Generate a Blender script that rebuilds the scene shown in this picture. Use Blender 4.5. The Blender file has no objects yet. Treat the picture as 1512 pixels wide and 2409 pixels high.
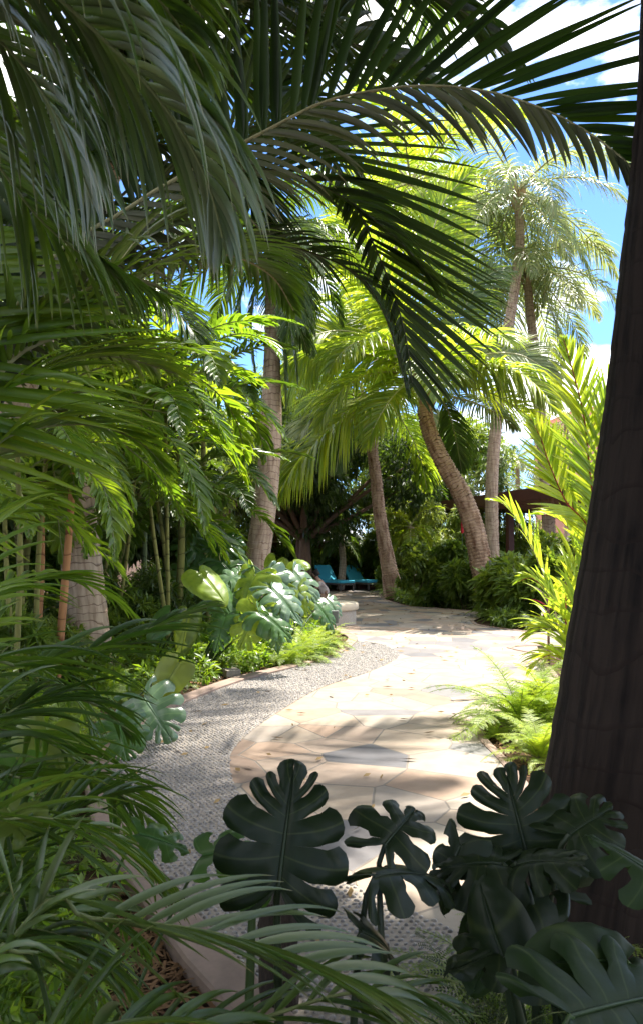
import bpy, math, random
import numpy as np
from mathutils import Vector, noise as mnoise
R = math.radians
scene = bpy.context.scene
col = scene.collection
# ------------------------------------------------------------------ camera
FPX, CX, CY, HOR, EYE = 1786.0, 756.0, 1204.5, 1300.0, 1.5
PITCH = math.atan((HOR - CY) / FPX)
cam_d = bpy.data.cameras.new('camera'); cam = bpy.data.objects.new('camera', cam_d); col.objects.link(cam)
cam.location = (0, 0, EYE); cam.rotation_euler = (math.pi/2 + PITCH, 0, 0)
cam_d.sensor_fit = 'VERTICAL'; cam_d.sensor_height = 36.0; cam_d.lens = 36.0*FPX/2409
cam_d.clip_start = 0.05; cam_d.clip_end = 2000
cam_d.dof.use_dof = True; cam_d.dof.focus_distance = 9.0; cam_d.dof.aperture_fstop = 13.0
scene.camera = cam
# ------------------------------------------------------------------ sun, sky, exposure
SUN = Vector((0.26, 0.38, 1.0)).normalized()
sl = bpy.data.lights.new('sun', 'SUN'); sl.energy = 4.6; sl.angle = R(0.6); sl.color = (1, .95, .86)
so = bpy.data.objects.new('sun', sl); col.objects.link(so)
so.rotation_euler = SUN.to_track_quat('Z', 'Y').to_euler()
wd = bpy.data.worlds.new('World'); scene.world = wd; wd.use_nodes = True
nt = wd.node_tree; N = nt.nodes; LK = nt.links; N.clear()
out = N.new('ShaderNodeOutputWorld'); bg = N.new('ShaderNodeBackground'); bg.inputs[1].default_value = .15
sky = N.new('ShaderNodeTexSky'); sky.sky_type = 'NISHITA'; sky.sun_disc = False
sky.sun_elevation = math.asin(SUN.z); sky.sun_rotation = math.atan2(SUN.x, SUN.y); sky.air_density = .62; sky.dust_density = .1; sky.ozone_density = 4.0
tc = N.new('ShaderNodeTexCoord'); mp = N.new('ShaderNodeMapping'); mp.inputs['Scale'].default_value = (1.6, 1.6, 3.4); mp.inputs['Location'].default_value = (3.1, 2, .5)
nz = N.new('ShaderNodeTexNoise'); nz.inputs['Scale'].default_value = 1.9; nz.inputs['Detail'].default_value = 8; nz.inputs['Roughness'].default_value = .58
sx = N.new('ShaderNodeSeparateXYZ'); ma = N.new('ShaderNodeMath'); ma.operation = 'MULTIPLY_ADD'; ma.inputs[1].default_value = .02; ma.inputs[2].default_value = -.01
ad = N.new('ShaderNodeMath'); ad.operation = 'ADD'
rp = N.new('ShaderNodeValToRGB'); rp.color_ramp.elements[0].position = .47; rp.color_ramp.elements[1].position = .56
mx = N.new('ShaderNodeMix'); mx.data_type = 'RGBA'; mx.inputs[7].default_value = (7.6, 7.4, 7.1, 1)
LK.new(tc.outputs['Generated'], mp.inputs['Vector']); LK.new(mp.outputs[0], nz.inputs['Vector'])
LK.new(tc.outputs['Generated'], sx.inputs[0]); LK.new(sx.outputs[2], ma.inputs[0])
LK.new(nz.outputs[0], ad.inputs[0]); LK.new(ma.outputs[0], ad.inputs[1]); LK.new(ad.outputs[0], rp.inputs[0])
LK.new(rp.outputs[0], mx.inputs[0]); tn = N.new('ShaderNodeMix'); tn.data_type = 'RGBA'; tn.blend_type = 'MULTIPLY'; tn.inputs[0].default_value = 1; tn.inputs[7].default_value = (.60, .74, .86, 1); LK.new(sky.outputs[0], tn.inputs[6]); LK.new(tn.outputs[2], mx.inputs[6]); LK.new(mx.outputs[2], bg.inputs[0]); LK.new(bg.outputs[0], out.inputs[0])
vs = scene.view_settings; vs.view_transform = 'Standard'; vs.look = 'None'; vs.gamma = 1; vs.exposure = 1.75; vs.use_curve_mapping = False
scene.cycles.max_bounces = 7; scene.cycles.diffuse_bounces = 4; scene.cycles.transmission_bounces = 4; scene.cycles.glossy_bounces = 2
scene.cycles.use_denoising = True

# ------------------------------------------------------------------ helpers
def at(px, py, Y):
    u = (px-CX)/FPX; v = (CY-py)/FPX
    t = Y/(math.cos(PITCH) - v*math.sin(PITCH))
    return np.array([t*u, Y, EYE + t*(math.sin(PITCH) + v*math.cos(PITCH))])
def gnd(px, py, z=0.0):
    u = (px-CX)/FPX; v = (CY-py)/FPX
    dz = math.sin(PITCH)+v*math.cos(PITCH); t = (z-EYE)/dz
    return np.array([t*u, t*(math.cos(PITCH)-v*math.sin(PITCH)), z])
def norm(a): return a/np.maximum(np.linalg.norm(a, axis=-1, keepdims=True), 1e-9)
def spline(P, n):
    P = np.array(P, float); m = len(P)
    if m < 3: return P[0]+(P[-1]-P[0])*np.linspace(0, 1, n)[:, None]
    Q = np.vstack([2*P[0]-P[1], P, 2*P[-1]-P[-2]])
    d = np.r_[0, np.cumsum(np.linalg.norm(np.diff(P[:, :3], axis=0), axis=1))]
    s = np.linspace(0, d[-1], n); o = []
    for x in s:
        i = min(max(np.searchsorted(d, x, 'right')-1, 0), m-2)
        t = (x-d[i])/max(d[i+1]-d[i], 1e-9); a, b, c, e = Q[i], Q[i+1], Q[i+2], Q[i+3]
        o.append(.5*((2*b)+(c-a)*t+(2*a-5*b+4*c-e)*t*t+(3*b-a-3*c+e)*t**3))
    return np.array(o)
def pix(L, n=30): return spline([at(*p) for p in L], n)

class Acc:
    def __init__(s): s.V = []; s.F = []; s.U = []; s.M = []; s.n = 0
    def add(s, V, F, U=None, m=0):
        V = np.asarray(V, float).reshape(-1, 3); F = np.asarray(F, int)
        s.V.append(V); s.F.append((F+s.n)); s.M.append(np.full(len(F), m))
        s.U.append(np.zeros((len(V), 2)) if U is None else np.asarray(U, float).reshape(-1, 2)); s.n += len(V)
    def build(s, name, mats, parent=None, smooth=True, world=True):
        V = np.vstack(s.V); U = np.vstack(s.U)
        if parent is not None and world: V = V - np.array(wloc(parent))
        me = bpy.data.meshes.new(name); me.vertices.add(len(V)); me.vertices.foreach_set('co', V.astype(np.float32).ravel())
        idx = np.concatenate([f.ravel() for f in s.F]); tot = np.concatenate([np.full(len(f), f.shape[1]) for f in s.F])
        st = np.r_[0, np.cumsum(tot)[:-1]]
        me.loops.add(len(idx)); me.loops.foreach_set('vertex_index', idx.astype(np.int32))
        me.polygons.add(len(tot)); me.polygons.foreach_set('loop_start', st.astype(np.int32)); me.polygons.foreach_set('loop_total', tot.astype(np.int32))
        me.polygons.foreach_set('material_index', np.concatenate(s.M).astype(np.int32))
        me.polygons.foreach_set('use_smooth', np.full(len(tot), bool(smooth)))
        uv = me.uv_layers.new(name='uv'); uv.data.foreach_set('uv', U[idx].astype(np.float32).ravel())
        me.update(calc_edges=True); me.validate()
        for m in (mats if isinstance(mats, (list, tuple)) else [mats]): me.materials.append(m)
        o = bpy.data.objects.new(name, me); col.objects.link(o)
        if parent is not None: o.parent = parent
        return o
def wloc(o):
    v = Vector(o.location); p = o.parent
    while p is not None: v = v + p.location; p = p.parent
    return v
def empty(name, loc, label=None, cat=None, group=None, kind=None):
    o = bpy.data.objects.new(name, None); col.objects.link(o); o.location = tuple(loc); o.empty_display_size = .2
    tag(o, label, cat, group, kind); return o
def tag(o, label=None, cat=None, group=None, kind=None):
    if label: o['label'] = label
    if cat: o['category'] = cat
    if group: o['group'] = group
    if kind: o['kind'] = kind
    return o
def copy_tree(o, parent=None):
    c = o.copy(); col.objects.link(c); c.parent = parent
    for ch in o.children: copy_tree(ch, c)
    return c

def grid_faces(nr, nc, closed=False):
    i = np.arange(nr-1)[:, None]; cc = nc if closed else nc-1
    j = np.arange(cc)[None, :]; j2 = (j+1) % nc
    return np.stack([i*nc+j, i*nc+j2, (i+1)*nc+j2, (i+1)*nc+j], -1).reshape(-1, 4)
def frames(P):
    T = norm(np.gradient(P, axis=0)); up = np.array([0, 0, 1.]) if abs(T[0][2]) < .9 else np.array([0, 1., 0])
    A = norm(np.cross(T, up)); B = np.cross(A, T); return T, A, B
def tube(acc, P, r, ns=8, m=0, cap=True, rr=None):
    P = np.asarray(P, float); n = len(P); r = np.broadcast_to(np.asarray(r, float), (n,))
    T, A, B = frames(P); a = np.linspace(0, 2*math.pi, ns, endpoint=False)
    rad = r[:, None]*np.ones(ns)[None, :]
    if rr is not None: rad = rad + rr
    V = P[:, None, :]+rad[..., None]*(np.cos(a)[None, :, None]*A[:, None, :]+np.sin(a)[None, :, None]*B[:, None, :])
    L = np.r_[0, np.cumsum(np.linalg.norm(np.diff(P, axis=0), axis=1))]
    U = np.stack([np.broadcast_to(a/(2*math.pi), (n, ns)), np.broadcast_to(L[:, None], (n, ns))], -1)
    acc.add(V, grid_faces(n, ns, True), U, m)
    if cap:
        acc.add(V[-1], np.arange(ns)[None, :], U[-1], m); acc.add(V[0], np.arange(ns)[::-1][None, :], U[0], m)
def box(acc, c, s, rz=0, m=0, rx=0):
    c = np.array(c, float); h = np.array(s, float)/2
    V = np.array([[x, y, z] for x in (-1, 1) for y in (-1, 1) for z in (-1, 1)], float)*h
    cx, sx_ = math.cos(rx), math.sin(rx); V = np.stack([V[:, 0], V[:, 1]*cx-V[:, 2]*sx_, V[:, 1]*sx_+V[:, 2]*cx], 1)
    cz, sz = math.cos(rz), math.sin(rz); V = np.stack([V[:, 0]*cz-V[:, 1]*sz, V[:, 0]*sz+V[:, 1]*cz, V[:, 2]], 1)
    F = [[0, 1, 3, 2], [4, 6, 7, 5], [0, 4, 5, 1], [2, 3, 7, 6], [0, 2, 6, 4], [1, 5, 7, 3]]
    acc.add(V+c, F, None, m)
def bev(o, w=.01, seg=2):
    b = o.modifiers.new('bevel', 'BEVEL'); b.width = w; b.segments = seg; b.limit_method = 'ANGLE'; return o

# ---- a palm frond: leaflets along a rachis
def leaflets(acc, P, up, L, n, w, t0=.14, a0=72, a1=22, lift=20, droop=.8, K=5, fold=.25, sides=(1, -1), seed=0, jit=.12, prof=None, m=0, teeth=False, t1=1.0, wprof=None, base_off=0.0):
    rg = np.random.default_rng(seed)
    P = np.asarray(P, float); npnt = len(P); T = norm(np.gradient(P, axis=0)); up = np.asarray(up, float)
    for s in sides:
        t = np.linspace(t0, t1, n)+rg.normal(0, .25/n, n); t = np.clip(t, 0, 1); x = t*(npnt-1); i = np.minimum(x.astype(int), npnt-2); f = (x-i)[:, None]
        p = P[i]*(1-f)+P[i+1]*f; tt = norm(T[i]*(1-f)+T[i+1]*f)
        S0 = norm(np.cross(tt, up)); Nn = norm(np.cross(S0, tt)); S = S0*s
        q = np.clip((t-t0)/(t1-t0), 0, 1)
        pr = (np.clip(.42+1.9*q, 0, 1)*(np.clip((1.03-q)*2.1, 0, 1)**.75) if prof is None else prof(q))
        LL = L*np.maximum(pr, .12)*(1+rg.normal(0, jit*.5, n))
        a = np.radians(a0+(a1-a0)*q**1.1)+rg.normal(0, jit*.45, n); l = np.radians(lift)+rg.normal(0, jit, n)
        sd = S*np.cos(l)[:, None]+Nn*np.sin(l)[:, None]
        d = norm(tt*np.cos(a)[:, None]+sd*np.sin(a)[:, None])
        nref = norm(np.cross(tt, sd)*s)
        w0 = np.cross(d, nref)
        dr = droop*(1+rg.normal(0, jit*1.5, n)); C = [p]; D = []; W = []
        tw = rg.normal(0, jit*2.2, n)
        for k in range(K+1):
            ww = norm(w0-(w0*d).sum(1, keepdims=True)*d)
            nn = np.cross(d, ww); ang = tw*k/K
            ww = ww*np.cos(ang)[:, None]+nn*np.sin(ang)[:, None]
            D.append(d); W.append(ww)
            if k < K: C.append(C[-1]+d*(LL/K)[:, None])
            d = norm(d+np.array([0, 0, -1.])*(dr*(.5+k/K)/K)[:, None])
        C = np.stack(C, 1); D = np.stack(D, 1); W = np.stack(W, 1)   # n,K+1,3
        v = np.linspace(0, 1, K+1)
        wp = (np.minimum(.45+3.2*v, 1)*(1-v**2.2)**.8 if wprof is None else wprof(v)); wp[-1] = .03 if wprof is None else wp[-1]
        wd_ = w*np.clip(.6+1.2*pr, .5, 1)
        rnd = rg.random(n)
        if teeth:
            seg = (LL/K)[:, None, None]
            for sg in (1, -1):
                h = (wd_[:, None]*(1-v[:-1])[None, :]**.7)[..., None]*sg
                c = C[:, :-1]; dd = D[:, :-1]; wv = W[:, :-1]
                Q = np.stack([c, c+wv*h*.55-dd*seg*.12, c+wv*h+dd*seg*.45, c+wv*h*.4+dd*seg*.62], 2)  # n,K,4,3
                nv = n*K
                U = np.stack([np.full((n, K, 4), .3), np.broadcast_to(rnd[:, None, None], (n, K, 4))], -1)
                acc.add(Q, np.arange(nv*4).reshape(-1, 4), U, m)
            continue
        hw = (wd_[:, None]*wp[None, :])[..., None]*.5
        NN = np.cross(D, W)
        if fold:
            V = np.stack([C-W*hw+NN*hw*fold, C-NN*hw*fold, C+W*hw+NN*hw*fold], 2); nc = 3
        else:
            V = np.stack([C-W*hw, C+W*hw], 2); nc = 2
        g = grid_faces(K+1, nc); F = (np.arange(n)[:, None, None]*((K+1)*nc)+g[None]).reshape(-1, 4)
        U = np.stack([np.broadcast_to(v[None, :, None], (n, K+1, nc)), np.broadcast_to(rnd[:, None, None], (n, K+1, nc))], -1)
        acc.add(V, F, U, m)
def make_frond(parent, P, mat, rmat, up=(0, 0, 1), rad=(.014, .003), name='frond', alt=None, **kw):
    a = Acc()
    if alt is None: leaflets(a, P, up, **kw)
    else: leaflets(a, P, up, sides=(1,), **kw); leaflets(a, P, up, sides=(-1,), **{**kw, **alt})
    o = a.build(name, mat, parent)
    b = Acc(); n = len(P); t = np.linspace(0, 1, n); tube(b, P, rad[0]+(rad[1]-rad[0])*t**.7, 6)
    r = b.build('midrib', rmat, None)
    me = r.data; off = np.array(wloc(parent)) if parent else np.zeros(3)
    co = np.empty(len(me.vertices)*3, np.float32); me.vertices.foreach_get('co', co); me.vertices.foreach_set('co', (co.reshape(-1, 3)-off).astype(np.float32).ravel()); me.update()
    r.parent = o
    return o
def arc(L, e0, e1, n=22, side=0.0, p=1.15):
    t = np.linspace(0, 1, n); e = np.radians(e0+(e1-e0)*t**p); y = np.cumsum(np.full(n, L/(n-1))*side*t)
    x = np.cumsum(np.cos(e))*L/(n-1); z = np.cumsum(np.sin(e))*L/(n-1)
    P = np.stack([x, y, z], 1); return P-P[0]
def flat(k=4): return lambda q: np.clip(.45+2*q, 0, 1)*np.clip((1.03-q)*k, 0, 1)**.7
FRLIB = {}
def lib_frond(key, parent_tmp=None, **kw):
    """prototype frond pointing +X, built once; returns meshes"""
    if key in FRLIB: return FRLIB[key]
    P = kw.pop('P'); mat = kw.pop('mat'); rmat = kw.pop('rmat')
    o = make_frond(None, P, mat, rmat, **kw)
    ch = o.children[0]; me, mr = o.data, ch.data
    bpy.data.objects.remove(ch); bpy.data.objects.remove(o)
    FRLIB[key] = (me, mr); return FRLIB[key]
def put_frond(parent, meshes, loc, rz, s=1.0, tilt=0.0):
    o = bpy.data.objects.new('frond', meshes[0]); col.objects.link(o); o.parent = parent
    o.location = tuple(loc); o.rotation_euler = (tilt, 0, rz); o.scale = (s, s, s)
    r = bpy.data.objects.new('midrib', meshes[1]); col.objects.link(r); r.parent = o
    return o
def crown(parent, loc, kind, n, L, mat, rmat, emin=-35, emax=75, seed=0, w=.045, leafL=.62, nl=44, droop=.9, az0=0, azr=360, K=4, lift=15, skip=None, s=1.0, jit=.12):
    rg = random.Random(seed)
    for i in range(n):
        az = az0+azr*((i*.618034) % 1)+rg.uniform(-8, 8)
        if skip and skip(az % 360): continue
        e = emax-(emax-emin)*((i+.5)/n)**.9
        eb = int(round(e/18))*18; var = rg.randint(0, 1)
        key = (kind, eb, var, round(L, 2))
        if key not in FRLIB:
            kk = abs(hash((kind, eb, var))) % 1000 if False else (eb*7+var*31+1000) % 997
            lib_frond(key, P=arc(L, eb, eb-75-12*var if eb > -10 else eb-40, side=(.12 if var else -.1)), mat=mat, rmat=rmat, L=leafL*L/3, n=nl, w=w, droop=droop, K=K, lift=lift, seed=kk, fold=.3, jit=jit, rad=(.03*L/3, .006))
        put_frond(parent, FRLIB[key], loc, R(az), s*rg.uniform(.85, 1.1), R(rg.uniform(-12, 12)))

# ---- heart / split leaf blade in its own frame: x midrib, y side, z normal
def blade(L, W, lobes=5, gap=.5, r0=.4, cx=.25, cy=.25, seed=0, rag=.1, back=150):
    rg = np.random.default_rng(seed); acc = []
    out_ = []
    for sd in (1, -1):
        ed = np.linspace(0, 1, lobes+1)**.85
        if lobes > 2: ed[-2] = ed[-2]*.55+.72*.45
        ed[1:-1] += rg.normal(0, .015, lobes-1) if lobes > 1 else 0
        for k in range(lobes):
            s0, s1 = ed[k], ed[k+1]; nq = 7 if lobes > 1 else 22; nr = 10
            q = np.linspace(-1, 1, nq)[None, :]; r = np.linspace(0, 1, nr)[:, None]
            rs = r0+rg.uniform(-.1, .12)
            sm = np.clip((r-rs)/.14, 0, 1); sm = sm*sm*(3-2*sm)
            g = gap*rg.uniform(.75, 1.2)*(1-.25*np.clip((r-.75)/.25, 0, 1)); hw = (s1-s0)/2*(1-g*sm)
            s = (s0+s1)/2+q*hw; s = np.clip(s, 0, 1)
            if k == lobes-1: s = np.where(q > 0, (s0+s1)/2+q*(s1-s0)/2, s)
            th = np.radians(back+(4-back)*s**(1.3 if lobes > 1 else .85))
            mpos = L*.93*np.clip((s-.2)/.8, 0, 1)**1.05
            Rr = W/2*np.interp(s, [0, .12, .3, .5, .7, .85, 1], [.66, .95, 1.03, .98, .76, .47, L*.1/(W/2)] if lobes > 1 else [.62, .9, 1.02, 1, .86, .66, L*.1/(W/2)])
            Rr = Rr*(1-(.16 if lobes > 1 else 0)*np.abs(q)**3)*(1+rg.uniform(-rag, rag))
            bend = np.radians(9)*r**2
            thb = th-bend
            x = mpos+r*Rr*np.cos(thb); y = sd*r*Rr*np.sin(thb)
            z = .035*W*r*(1-q**2)*(1 if lobes > 1 else 0)+rg.uniform(-.05, .05)*W*r**2
            z = z-.03*W*np.exp(-(r/.08)**2)+.022*W*np.sin(9*s+seed+3*r)*r+.012*W*np.sin(23*s*(1+r)+seed)*r
            z = z-cx*L*(x/L)**2*np.sign(x)*.8-cy*(y/W)**2*W*2-rg.uniform(0, .12)*W*np.clip(r-.7, 0, 1)**2*8
            V = np.stack([x, y, z], -1)
            U = np.stack([np.broadcast_to(r, x.shape), np.broadcast_to((q+1)/2, x.shape)], -1)
            F = grid_faces(nr, nq)
            if sd < 0: F = F[:, ::-1]
            out_.append((V.reshape(-1, 3), F, U.reshape(-1, 2)))
    return out_
def place_blade(parent, base, tip, nrm, W, mat, name='leaf', **kw):
    base = np.array(base); tip = np.array(tip); X = tip-base; L = np.linalg.norm(X); X = X/L
    Z = np.array(nrm, float); Z = norm(Z-(Z@X)*X); Y = np.cross(Z, X); M = np.stack([X, Y, Z])
    a = Acc()
    for V, F, U in blade(L, W, **kw): a.add(V@M+base, F, U)
    t = np.linspace(0, .93, 12); cx = kw.get('cx', .25)
    mid = np.stack([t*L, 0*t, -cx*L*t**2*.8-.03*W+.002], 1)
    tube(a, mid@M+base, .006*(1-.75*t)*max(W/.35, .6), 5, m=1)
    return a.build(name, mat, parent)

def leafcloud(acc, C, rad, n, size, asp=.3, droop=.6, seed=0, m=0, squash=.8, fan=5):
    """n twigs of `fan` leaves round the centres C (k,3) with radii rad"""
    rg = np.random.default_rng(seed); C = np.asarray(C, float); k = len(C); rad = np.broadcast_to(np.asarray(rad, float), (k,))
    ci = rg.integers(0, k, n); v = norm(rg.normal(size=(n, 3))); rr = rad[ci]*rg.uniform(.35, 1.05, n)**.6
    P = C[ci]+v*rr[:, None]*np.array([1, 1, squash])
    o = norm(v+rg.normal(0, .45, (n, 3)))
    P = np.repeat(P, fan, 0); d = norm(np.repeat(o, fan, 0)+rg.normal(0, .75, (n*fan, 3))+np.array([0, 0, -droop])); N_ = n*fan
    hv = norm(rg.normal(0, .4, (N_, 3))+np.array([0, 0, 1.])); w = norm(np.cross(d, hv)); nn = np.cross(w, d)
    L = size*rg.uniform(.6, 1.25, N_)[:, None]; ww = L*asp*.5
    q0 = P; q1 = P+d*L*.42+w*ww; q2 = P+d*L-np.array([0, 0, 1.])*L*.15; q3 = P+d*L*.42-w*ww; qm = P+d*L*.45-nn*ww*.3
    V = np.stack([q0, q1, q2, qm, q3], 1); b = np.arange(N_)[:, None]*5
    F = np.concatenate([b+np.array([[0, 3, 2, 1]]), b+np.array([[0, 4, 2, 3]])])
    rn = rg.random(N_); U = np.stack([np.full((N_, 5), .3), np.broadcast_to(rn[:, None], (N_, 5))], -1)
    acc.add(V, F, U, m)

# ------------------------------------------------------------------ materials
def new_mat(name):
    m = bpy.data.materials.new(name); m.use_nodes = True; m.node_tree.nodes.clear()
    return m, m.node_tree.nodes, m.node_tree.links
def leaf_mat(name, c1, c2, trans=(.30, .42, .03), tf=.4, rough=.38, spec=.5, tipc=(.25, .19, .08), veins=False, big=1.0):
    m, n, l = new_mat(name)
    o = n.new('ShaderNodeOutputMaterial'); uv = n.new('ShaderNodeUVMap'); sp = n.new('ShaderNodeSeparateXYZ'); l.new(uv.outputs[0], sp.inputs[0])
    tcn = n.new('ShaderNodeTexCoord'); no = n.new('ShaderNodeTexNoise'); no.inputs['Scale'].default_value = 3*big; no.inputs['Detail'].default_value = 4; l.new(tcn.outputs['Object'], no.inputs[0])
    ad = n.new('ShaderNodeMath'); ad.operation = 'ADD'; l.new(no.outputs[0], ad.inputs[0])
    ad2 = n.new('ShaderNodeMath'); ad2.operation = 'MULTIPLY_ADD'; ad2.inputs[1].default_value = .55 if not veins else 0; ad2.inputs[2].default_value = -.28; l.new(sp.outputs[1], ad2.inputs[0]); l.new(ad2.outputs[0], ad.inputs[1])
    oi = n.new('ShaderNodeObjectInfo'); ad3 = n.new('ShaderNodeMath'); ad3.operation = 'MULTIPLY_ADD'; ad3.inputs[1].default_value = .35; l.new(oi.outputs['Random'], ad3.inputs[0]); l.new(ad.outputs[0], ad3.inputs[2])
    mx = n.new('ShaderNodeMix'); mx.data_type = 'RGBA'; mx.inputs[6].default_value = (*c1, 1); mx.inputs[7].default_value = (*c2, 1)
    rp = n.new('ShaderNodeMapRange'); rp.inputs[1].default_value = .3; rp.inputs[2].default_value = .85; l.new(ad3.outputs[0], rp.inputs[0]); l.new(rp.outputs[0], mx.inputs[0])
    base = mx.outputs[2]; bump = n.new('ShaderNodeBump'); bump.inputs['Strength'].default_value = .25; bump.inputs['Distance'].default_value = .01
    if veins:
        # lateral vein in the middle of each lobe
        a = n.new('ShaderNodeMath'); a.operation = 'SUBTRACT'; a.inputs[1].default_value = .5; l.new(sp.outputs[1], a.inputs[0])
        b = n.new('ShaderNodeMath'); b.operation = 'ABSOLUTE'; l.new(a.outputs[0], b.inputs[0])
        c = n.new('ShaderNodeMapRange'); c.inputs[1].default_value = .012; c.inputs[2].default_value = .05; c.inputs[3].default_value = 1; c.inputs[4].default_value = 0; l.new(b.outputs[0], c.inputs[0])
        m2 = n.new('ShaderNodeMix'); m2.data_type = 'RGBA'; m2.inputs[7].default_value = (c2[0]*2.2+.03, c2[1]*1.9+.035, c2[2]*1.7+.01, 1)
        s_ = n.new('ShaderNodeMath'); s_.operation = 'MULTIPLY'; s_.inputs[1].default_value = .75; l.new(c.outputs[0], s_.inputs[0]); l.new(s_.outputs[0], m2.inputs[0]); l.new(base, m2.inputs[6]); base = m2.outputs[2]
        l.new(no.outputs[0], bump.inputs['Height'])
    else:
        wv = n.new('ShaderNodeMapRange'); wv.inputs[1].default_value = .88; wv.inputs[2].default_value = 1.02; l.new(sp.outputs[0], wv.inputs[0])
        m2 = n.new('ShaderNodeMix'); m2.data_type = 'RGBA'; m2.inputs[7].default_value = (*tipc, 1); l.new(wv.outputs[0], m2.inputs[0]); l.new(base, m2.inputs[6]); base = m2.outputs[2]
        l.new(no.outputs[0], bump.inputs['Height'])
    p = n.new('ShaderNodeBsdfPrincipled'); p.inputs['Roughness'].default_value = rough; p.inputs['Specular IOR Level'].default_value = spec
    l.new(base, p.inputs['Base Color']); l.new(bump.outputs[0], p.inputs['Normal'])
    t = n.new('ShaderNodeBsdfTranslucent'); mt = n.new('ShaderNodeMix'); mt.data_type = 'RGBA'; mt.inputs[6].default_value = (*trans, 1); mt.inputs[7].default_value = (trans[0]*.55, trans[1]*.72, trans[2]*.8, 1)
    l.new(rp.outputs[0], mt.inputs[0]); l.new(mt.outputs[2], t.inputs[0])
    ms = n.new('ShaderNodeMixShader'); ms.inputs[0].default_value = tf; l.new(p.outputs[0], ms.inputs[1]); l.new(t.outputs[0], ms.inputs[2]); l.new(ms.outputs[0], o.inputs[0])
    return m
def plain(name, c, c2=None, rough=.7, scale=8, bump=.3, spec=.3, dist=.01, stretch=(1, 1, 1), det=6):
    m, n, l = new_mat(name); o = n.new('ShaderNodeOutputMaterial'); p = n.new('ShaderNodeBsdfPrincipled'); l.new(p.outputs[0], o.inputs[0])
    tcn = n.new('ShaderNodeTexCoord'); mp = n.new('ShaderNodeMapping'); mp.inputs['Scale'].default_value = stretch; l.new(tcn.outputs['Object'], mp.inputs[0])
    no = n.new('ShaderNodeTexNoise'); no.inputs['Scale'].default_value = scale; no.inputs['Detail'].default_value = det; no.inputs['Roughness'].default_value = .65; l.new(mp.outputs[0], no.inputs[0])
    r = n.new('ShaderNodeMapRange'); r.inputs[1].default_value = .3; r.inputs[2].default_value = .7; l.new(no.outputs[0], r.inputs[0])
    mx = n.new('ShaderNodeMix'); mx.data_type = 'RGBA'; mx.inputs[6].default_value = (*c, 1); mx.inputs[7].default_value = (*(c2 or [x*.6 for x in c]), 1); l.new(r.outputs[0], mx.inputs[0]); l.new(mx.outputs[2], p.inputs['Base Color'])
    b = n.new('ShaderNodeBump'); b.inputs['Strength'].default_value = bump; b.inputs['Distance'].default_value = dist; l.new(no.outputs[0], b.inputs['Height']); l.new(b.outputs[0], p.inputs['Normal'])
    p.inputs['Roughness'].default_value = rough; p.inputs['Specular IOR Level'].default_value = spec
    return m
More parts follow.
